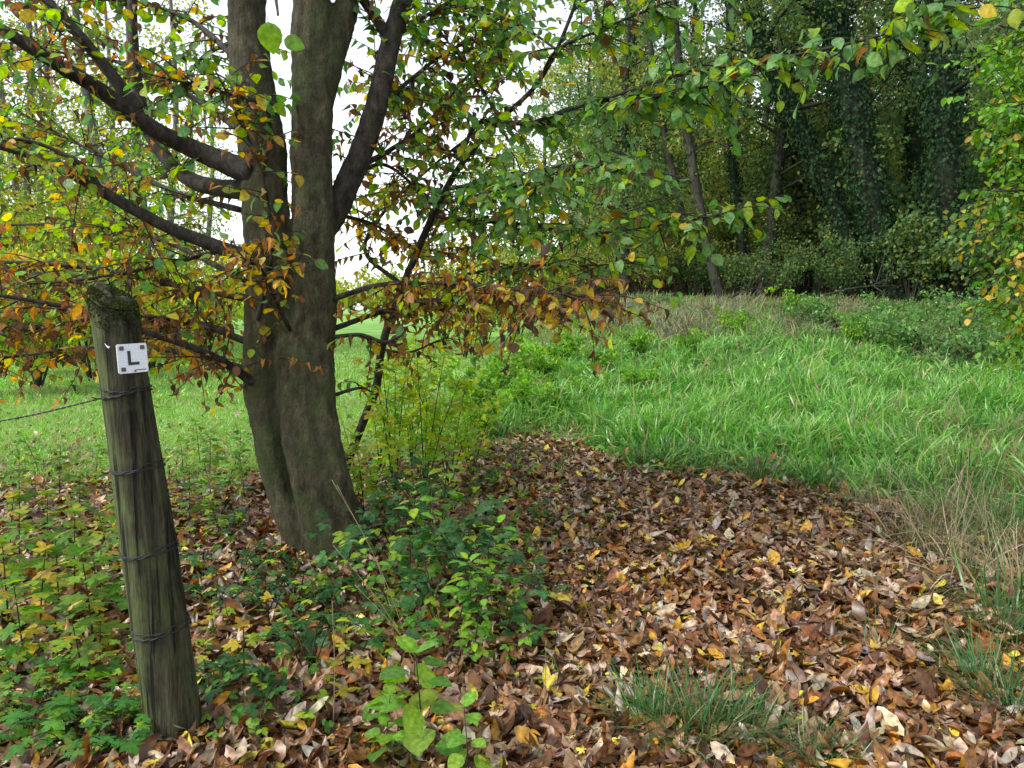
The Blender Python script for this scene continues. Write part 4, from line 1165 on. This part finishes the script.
# ------------------------------------------------------------------ woods
def leafcloud(A, centers, rad, n, size, pal, flat=0.7):
    centers = np.asarray(centers)
    k = R.integers(0, len(centers), n)
    rad = np.broadcast_to(rad, (len(centers),))
    off = rand_dirs(n) * (R.random((n, 1)) ** 0.5) * rad[k][:, None]
    off[:, 2] *= flat
    c, _ = pick(pal, n)
    shade = 1 + 0.25 * np.sin(k * 2.4)[:, None]
    c = np.clip(c * shade, 0.003, .9)
    d = rand_dirs(n); d[:, 2] -= 0.3
    nr = rand_dirs(n) * 0.8 + [0, 0, 0.6]
    sz = size * R.uniform(.6, 1.3, n)
    v = R.integers(0, 2, n)
    for t in (0, 1):
        s = v == t
        A.place(SMALL[t], (centers[k] + off)[s], d[s], nr[s], sz[s], c[s])

OLIVE = [(4, (0.095, 0.165, 0.05)), (3, (0.14, 0.205, 0.055)), (1.5, (0.24, 0.26, 0.06)), (2, (0.055, 0.105, 0.04))]
DARKG = [(4, (0.08, 0.155, 0.055)), (3, (0.115, 0.195, 0.065)), (2, (0.18, 0.23, 0.055))]
TEAL = [(4, (0.085, 0.17, 0.07)), (3, (0.12, 0.21, 0.08)), (2, (0.20, 0.25, 0.06))]
YOLIVE = [(3, (0.23, 0.28, 0.06)), (3, (0.16, 0.23, 0.055)), (2, (0.36, 0.33, 0.07)), (2, (0.075, 0.13, 0.04))]
PALEY = [(4, (0.30, 0.36, 0.06)), (3, (0.22, 0.30, 0.06)), (2, (0.44, 0.38, 0.07)), (1, (0.13, 0.19, 0.05))]

def wood_tree(name, path, r, H0, ivy, npal, nleaf, lsize=0.13, nlimb=14, spread=2.6, ivyr=0.22, bark=None, zlo=2.5, limb_lo=0.22):
    """A woodland tree standing at the origin, following path (list of x, y, z)."""
    root = empty(name)
    A = Acc()
    P = np.array(path, float)
    tube(A, P, r, 40, 12, rough=0.06)
    C = catmull(P, 60)
    tips = []
    for k in range(nlimb):
        z0 = R.uniform(limb_lo, 0.97)
        b = C[int(z0 * 59)]
        az = R.uniform(0, 6.28)
        ln = spread * R.uniform(0.5, 1.15) * (1.15 - 0.5 * z0)
        o = np.array([math.cos(az), math.sin(az), R.uniform(0.1, 0.8)])
        Q = [b, b + o * ln * .5 + R.normal(0, .15, 3), b + o * ln + [0, 0, -0.1 * ln]]
        rb = np.interp(z0, [0, 1], [r[0], r[-1]]) * 0.38
        L = tube(A, Q, [rb, rb * .6, rb * .2], 14, 6, rough=.05)
        tips += [L[6], L[9], L[12], L[13]]
        for j in range(3):
            q = L[R.integers(5, 13)]
            e = q + rand_dirs(1)[0] * ln * .45
            tube(A, [q, (q + e) / 2 + R.normal(0, .06, 3), e], [rb * .3, rb * .2, rb * .08], 7, 4, cap=False)
            tips += [e]
    A.build('trunk', bark or M_FARBARK, root)
    tips = np.array(tips)
    tips = tips[(tips[:, 2] > zlo - 1) & ((tips[:, 2] < 9) | (R.random(len(tips)) < np.where(tips[:, 2] < 13, .55, .12)))]
    Lf = Acc()
    leafcloud(Lf, tips, R.uniform(.35, .95, len(tips)), nleaf, lsize, npal)
    Lf.build('crown', M_FAR, root)
    if ivy:
        I = Acc()
        n_ = ivy
        t = R.random(n_) ** 0.9 * 0.86
        c0 = C[np.minimum(59, (t * 59).astype(int))] + R.normal(0, .06, (n_, 3))
        rr = np.interp(t, np.linspace(0, 1, len(r)), r)
        lump = 0.6 + 0.5 * np.sin(t * 37) * np.sin(t * 11 + 1) 
        az = R.uniform(0, 6.28, n_)
        rad = rr + ivyr * lump * R.random(n_) ** .5
        o = np.column_stack([np.cos(az), np.sin(az), np.zeros(n_)])
        cc, _ = pick([(4, (0.016, 0.042, 0.018)), (3, (0.024, 0.058, 0.024)), (1, (0.042, 0.075, 0.026))], n_)
        I.place(SMALL[0], c0 + o * rad[:, None], R.normal(0, .4, (n_, 3)) + [0, 0, -1] + o * .4, o + R.normal(0, .4, (n_, 3)), R.uniform(.07, .13, n_), cc)
        I.build('ivy', M_IVY, root)
    return root

def wood_path(base, pts):
    """Path relative to base from (px, py) points at the base's distance."""
    return [np.zeros(3) - [0, 0, .2]] + [at(a, b, base[1]) - base for a, b in pts]

def on_ground(px, Y):
    x = (px - 512) / FPX * Y * 1.0
    return np.array([x, Y, gz(x, Y)])

def special(px, Y, pts, r, label, ivy=2600, pal=OLIVE, nleaf=2000, **kw):
    kw.setdefault('nlimb', 9)
    if ivy > 1000: kw.setdefault('bark', M_IVYBARK); kw.setdefault('limb_lo', 0.5)
    ivy = int(ivy * 1.7)
    kw.setdefault('zlo', 6.0)
    b = on_ground(px, Y)
    t = wood_tree('ivy_clad_tree', wood_path(b, pts), r, 0, ivy, pal, nleaf, **kw)
    t.location = b
    tag(t, label, 'tree', 'ivy-clad trees at the wood edge')

special(905, 21, [(880, 230), (858, 130), (838, 40), (825, -40), (800, -260)], [.42, .36, .33, .30, .26, .15], 'thickest ivy-clad tree leaning left, dark trunk in the middle of the wood edge', 4200, ivyr=.38)
special(862, 22, [(838, 210), (805, 140), (778, 85), (755, 20), (720, -160)], [.30, .25, .21, .19, .17, .10], 'slimmer ivy-clad tree leaning left beside the thickest ivy trunk', 2600, ivyr=.26)
special(918, 24, [(916, 200), (912, 120), (900, 40), (893, -20), (880, -200)], [.24, .22, .20, .19, .18, .1], 'straight ivy-clad tree right behind the thickest ivy trunk', 2600, ivyr=.2)
special(962, 20, [(950, 220), (945, 130), (942, 60), (940, -40), (935, -240)], [.34, .32, .30, .27, .25, .15], 'dark bushy ivy-clad tree at the right of the wood edge', 4200, DARKG, ivyr=.5)
special(745, 25, [(740, 220), (731, 150), (730, 100), (729, 20), (726, -140)], [.15, .13, .12, .11, .10, .06], 'narrow upright ivy-clad tree behind the bare leaning trunks', 1500, ivyr=.14)
special(722, 22, [(706, 240), (690, 150), (684, 110), (675, 20), (660, -150)], [.17, .15, .13, .12, .11, .06], 'bare dark trunk leaning left at the left end of the wood', 300, YOLIVE, ivyr=.05)
special(700, 25, [(686, 230), (668, 150), (655, 80), (645, 0), (630, -140)], [.14, .12, .11, .10, .09, .05], 'thin bare trunk leaning left, leftmost of the dark wood edge trunks', 0, YOLIVE)
special(790, 27, [(782, 220), (778, 150), (780, 60), (785, -20), (790, -160)], [.16, .14, .13, .12, .11, .06], 'slim olive-leaved tree between the leaning ivy trunks and the narrow one', 500, YOLIVE, ivyr=.1)
special(648, 30, [(642, 230), (640, 160), (632, 80), (630, 0), (628, -120)], [.14, .13, .12, .10, .09, .05], 'slim tree with olive leaves deeper in the wood, left of the dark trunks', 0, YOLIVE)

# generic woodland trees, three builds copied about
gen = []
for k, (pal, iv) in enumerate(((OLIVE, 900), (YOLIVE, 0), (DARKG, 1500))):
    g = wood_tree('woodland_tree', [(0, 0, -.3), (R.normal(0, .2), R.normal(0, .2), 4), (R.normal(0, .5), R.normal(0, .4), 9), (R.normal(0, .8), R.normal(0, .6), 15)],
                  [.20, .17, .13, .06], 0, iv, pal, 5200, 0.14, 30, 2.8, .15, None, 1.2)
    gen.append(g)
spots = []
for q in range(40):
    Y = 25 + 25 * R.random() ** 0.8
    lo = 600 if Y < 34 else 560
    spots.append((R.uniform(lo, 1120), Y))
spots += [(1060, 17.5), (1130, 15), (1180, 19), (1030, 22), (985, 23.5), (815, 24.5), (760, 24)]
WL = 'slender woodland tree with dull green leaves standing deep among the crowded trees'
for q, (px, Y) in enumerate(spots):
    b = on_ground(px, Y)
    if q < 3:
        o = gen[q]; o.location = b
    else:
        o = dup(gen[R.integers(0, 3)], b, R.uniform(0, 6.28), R.uniform(.8, 1.15))
    tag(o, WL, 'tree', 'trees deep in the wood')

def shrub(name, n, w, h, pal, lsize, mat=None):
    root = empty(name)
    A = Acc(); Lf = Acc(); tips = []
    for k in range(9):
        az = R.uniform(0, 6.28); o = np.array([math.cos(az) * w * R.uniform(.2, .9), math.sin(az) * w * R.uniform(.2, .9), h * R.uniform(.5, 1.0)])
        L = tube(A, [np.array([0, 0, -.1]), o * [.4, .4, .6], o], [.025, .018, .006], 9, 5)
        tips += [L[4], L[6], L[8], L[8] + R.normal(0, .2, 3)]
    tips = np.array(tips)
    leafcloud(Lf, tips, R.uniform(.25, .55, len(tips)) * (w + h) / 3, n, lsize, pal)
    A.build('stem', M_FARBARK, root); Lf.build('foliage', mat or M_FAR, root)
    return root

def shrubs(kind, mk, items, label, group, nv=2):
    L = []
    for q, (px, Y, s) in enumerate(items):
        b = on_ground(px, Y)
        if len(L) < nv:
            o = mk(); L.append(o); o.location = b; o.scale = (s, s, s)
        else:
            o = dup(L[q % nv], b, R.uniform(0, 6.28), s)
        tag(o, label, 'shrub', group)

shrubs('dark', lambda: shrub('understorey_shrub', 2300, 1.7, 2.7, TEAL + OLIVE, .13), [(735, 22, .6), (780, 22, .7), (838, 21, .7), (908, 20.2, .95), (952, 19.8, 1.1), (995, 18, 1.1), (860, 22.5, 1.0), (1040, 17, 1.2), (905, 24.5, 1.6), (800, 25, 1.2), (970, 23, 1.6), (700, 25, .7)],
       'loose mid-green shrub below the ivy-clad trees at the wood edge', 'shrubs along the wood edge', 3)
shrubs('olive', lambda: shrub('hazel_shrub', 3000, 1.5, 2.8, YOLIVE, .11), [(655, 25, .8), (690, 26, 1.1), (740, 27, 1.2), (620, 27, .9), (810, 26, 1.3), (870, 27, 1.4), (590, 30, 1.), (640, 31, 1.2), (930, 26, 1.4), (560, 33, 1.0), (700, 32, 1.5)],
       'yellow-olive shrub filling the gap between the wood trunks', 'olive shrubs in the wood', 2)
shrubs('tall', lambda: shrub('tall_hazel', 5200, 1.9, 5.2, YOLIVE, .12), [(665, 26, .8), (705, 28, 1.0), (750, 27, .9), (800, 26, .8), (845, 28, 1.0), (890, 27, 1.0), (935, 26, 1.0), (980, 25, .9), (620, 29, .9), (725, 33, 1.2), (820, 34, 1.3), (905, 34, 1.3), (660, 35, 1.2), (770, 24.5, .55), (960, 30, 1.2), (1020, 24, 1.1)],
       'tall olive and yellow hazel standing between the wood trunks', 'tall hazels in the wood', 3)
shrubs('nettle', lambda: shrub('nettle_clump', 1500, .55, .55, FOREST_GREEN, .07, M_LEAF), [(490, 10.5, 1.0), (515, 11.5, 1.0), (540, 12.5, 1.1), (470, 9.5, .9), (505, 9.8, .8), (560, 14, .9), (530, 9.2, .7), (560, 8.9, .6), (590, 9.6, .6), (600, 12, .7), (640, 10.5, .6), (480, 8.2, .7), (630, 13.5, .8), (800, 17, 1.0), (735, 15, .8), (690, 13, .6), (860, 14, .8)],
       'dark green nettle clump growing in the meadow grass', 'nettle clumps in the meadow', 2)
shrubs('weed', lambda: shrub('weed_clump', 1500, 1.0, .5, [(5, (0.10, 0.22, 0.06)), (3, (0.15, 0.27, 0.07)), (1, (0.26, 0.26, 0.12))], .06, M_LEAF), [(880, 14, 1.1), (925, 13, 1.2), (975, 12, 1.2), (1015, 11.5, 1.2), (840, 15.5, 1.1), (800, 16.5, 1.), (650, 20.5, .8), (955, 17, 1.1), (1000, 15.5, 1.2), (890, 18.5, .8), (960, 14.5, 1.3), (1030, 13.5, 1.3), (905, 16, 1.2)],
       'tangled green and brown weed clump in the rear of the meadow', 'weed clumps in the rear meadow', 3)
shrubs('bright', lambda: shrub('yellowing_shrub', 2600, 1.3, 2.4, PALEY, .10), [(35, 13, 1.0), (90, 15, 1.1), (-20, 12, 1.1), (150, 17, 1.1), (205, 20, 1.1), (60, 19, 1.6), (30, 22, 1.9), (100, 25, 1.9), (170, 28, 1.8), (220, 30, 1.5), (-30, 20, 1.9), (465, 21, 1.0), (485, 25, 1.3), (520, 27, 1.3), (120, 22, 1.3), (0, 16, 1.3), (445, 27, 1.1), (550, 29, 1.2)],
       'yellow-green shrub seen behind the branches at the field edge', 'yellowing shrubs along the field', 3)

# slender flare-paled trees beyond the field on the left, and a few behind the meadow's left end
shrubs('far', lambda: shrub('field_hedge', 1800, 3.0, 3.0, PALEY, .30), [(330, 75, 1.0), (352, 82, 1.2), (372, 78, .8), (395, 85, 1.3), (418, 74, 1.1), (440, 80, 1.4), (300, 85, 1.2), (270, 78, 1.2), (240, 70, 1.1), (385, 95, 1.8)],
       'pale hedge bush far off on the skyline of the field', 'hedge bushes at the far side of the field', 2)
pale = []
for k in range(2):
    pale.append(wood_tree('slender_tree', [(0, 0, -.3), (R.normal(0, .1), 0, 4), (R.normal(0, .3), 0, 9), (R.normal(0, .4), 0, 15)], [.15, .13, .10, .04], 0, 0, PALEY, 2200, .13, 30, 1.9, bark=M_FLAREBARK))
sp = [(-30, 26), (5, 28), (28, 24), (50, 30), (72, 26), (95, 33), (15, 36), (118, 30), (140, 38), (60, 40), (-60, 30), (170, 42), (-10, 42), (85, 44), (195, 46), (40, 22), (110, 24), (150, 26), (215, 34), (180, 30), (-20, 20)]
for q, (px, Y) in enumerate(sp):
    b = on_ground(px, Y)
    if q < 2: o = pale[q]; o.location = b
    else: o = dup(pale[q % 2], b, R.uniform(0, 6.28), R.uniform(.85, 1.15))
    tag(o, 'slender tree with pale flare-tinted bark and thin yellow-green leaves beyond the field', 'tree', 'slender trees beyond the field')
gld = None
for q, (px, Y, s) in enumerate(((470, 33, .7), (510, 35, .8), (540, 38, .9), (590, 36, .9), (450, 40, .6), (570, 42, 1.0), (615, 40, 1.0), (500, 46, .9))):
    b = on_ground(px, Y)
    if gld is None:
        gld = wood_tree('autumn_tree', [(0, 0, -.3), (.1, 0, 4), (.3, 0, 8), (.2, 0, 12)], [.18, .15, .11, .04], 0, 0, YOLIVE + PALEY, 4200, .17, 22, 3.0)
        o = gld; o.location = b; o.scale = (s, s, s)
    else:
        o = dup(gld, b, R.uniform(0, 6.28), s)
    tag(o, 'yellow-green autumn tree at the far left end of the wood', 'tree', 'autumn trees at the end of the wood')

# far wooded slope behind everything on the right: one mass
def build_woods():
    A = Acc()
    cs = []
    for q in range(520):
        Y = R.uniform(42, 75); px = R.uniform(590, 1250)
        b = on_ground(px, Y)
        cs.append(b + [0, 0, R.uniform(.3, 7)])
    leafcloud(A, np.array(cs), 2.2, 60000, .34, YOLIVE + OLIVE)
    tag(A.build('woods', M_FAR), 'far wooded slope behind the standing trees', 'woods', kind='stuff')
    B = Acc()
    N = 26000
    px = R.uniform(560, 1100, N); Y = R.uniform(20, 32, N)
    x = (px - 512) / FPX * Y
    az = R.uniform(0, 6.28, N)
    c, _ = pick([(4, (0.09, 0.05, 0.025)), (2, (0.16, 0.10, 0.05)), (1, (0.06, 0.09, 0.03))], N)
    B.place(SMALL[0], np.column_stack([x, Y, terrain(x, Y) + R.random(N) * .08]), np.column_stack([np.cos(az), np.sin(az), R.normal(0, .3, N)]), np.array([0, 0, 1.0]) + R.normal(0, .4, (N, 3)), .13, c)
    tag(B.build('woodland_litter', M_DRY), 'dead leaves on the floor of the wood', 'fallen leaves', kind='stuff')
    # bleached grass along the wood edge
    D = Acc()
    N = 32000
    px = R.uniform(585, 1010, N); Y = 21 - 6.5 * R.random(N) ** 1.3 - 3 * sstep(800, 980, px)
    x = (px - 512) / FPX * Y
    k = R.random(N) < (0.35 + 0.65 * (np.sin(x * 2.3 + 1 + np.sin(1.9 * Y)) > 0)) * np.where(px < 760, 1, .5)
    x, Y = x[k], Y[k]; n_ = len(x)
    c, _ = pick([(4, (0.30, 0.25, 0.15)), (2, (0.22, 0.17, 0.10)), (4, (0.16, 0.22, 0.09)), (2, (0.20, 0.23, 0.18))], n_)
    D.place(BL[1], np.column_stack([x, Y, terrain(x, Y)]), np.column_stack([R.normal(0, .5, (n_, 2)), np.ones(n_)]), rand_dirs(n_) * [1, 1, 0], R.uniform(.2, .65, n_) * (.7 + .4 * np.sin(2.1 * x) * np.sin(1.3 * Y)), c, 1.0)
    tag(D.build('dry_grass', M_STRAW), 'bleached dry grass between the meadow and the wood', 'dry grass', kind='stuff')
build_woods()

# fallen branches lying along the wood edge
for (a, b, c_, d_, Y, lab) in ((820, 296, 905, 286, 19.5, 'long grey fallen branch lying along the foot of the wood'), (725, 300, 770, 288, 20.5, 'short fallen branch propped up at the left of the wood edge')):
    P = [at(a, b, Y), at((a + c_) / 2, (b + d_) / 2 - 4, Y + .3), at(c_, d_, Y + .5)]
    for p_ in P: p_[2] = max(p_[2], gz(p_[0], p_[1]) + .1)
    A = Acc(); tube(A, P, [.04, .03, .012], 14, 7, rough=.1)
    for k in range(12):
        q = P[1] + (P[2] - P[1]) * R.random(); tube(A, [q, q + rand_dirs(1)[0] * .7 + [0, 0, .3]], [.02, .006], 5, 5)
    o = A.build('fallen_branch', M_FARBARK, origin=P[0]); o.location = P[0]
    tag(o, lab, 'branch', 'fallen branches at the wood edge')

# ------------------------------------------------------------------ leafy tree at the right edge
def build_edge_tree():
    base = on_ground(1180, 6.2)
    root = empty('edge_tree', base)
    tag(root, 'dense fresh green leafy tree with yellow leaf tips hanging in at the right edge', 'tree')
    A = Acc()
    tube(A, [base - [0, 0, .1], base + [.05, 0, 1.2], base + [-.1, -.1, 2.6], base + [0, 0, 5]], [.13, .11, .09, .04], 24, 12, rough=.05)
    A.build('trunk', M_FARBARK, root, origin=base)
    CR = Acc()
    pal = [(5, (0.10, 0.245, 0.035)), (4, (0.14, 0.30, 0.035)), (3, (0.21, 0.36, 0.035)), (.6, YELLOW)]
    tipp = [(3, (0.09, 0.20, 0.03)), (2, YELLOW), (2, (0.30, 0.32, 0.04))]
    for q in range(44):
        z0 = R.uniform(.9, 4.6)
        st = base + [0, 0, z0]
        tx = R.uniform(980, 1085); ty = 300 - (z0 - 0.9) / 3.7 * 420 + R.normal(0, 25)
        e = at(tx, ty + 20, R.uniform(5.2, 6.3))
        B = Acc()
        P = [st, (st + e) / 2 + [0, 0, .25], e]
        tube(B, P, [.025, .015, .004], 20, 6, rough=.05)
        sprays(B, CR, P, 56, .42, pal, .062, t0=.4, droop=.7, gap=.04, updown=.6)
        B.build('branch', M_LIMB, root, origin=base)
    for (tx, ty, Y) in ((968, 245, 5.4), (985, 290, 5.3), (1000, 310, 5.3), (960, 215, 5.6), (1005, 270, 5.2)):
        e = at(tx, ty, Y); st = base + [0, 0, 2.3]
        P = [st, st * .4 + e * .6 + [0, 0, .3], e]
        B = Acc(); tube(B, P, [.012, .008, .003], 18, 5)
        sprays(B, CR, P, 14, .32, tipp, .07, t0=.55, droop=.9, gap=.05)
        B.build('branch', M_LIMB, root, origin=base)
    CR.build('crown', M_LEAF, root, origin=base)
build_edge_tree()
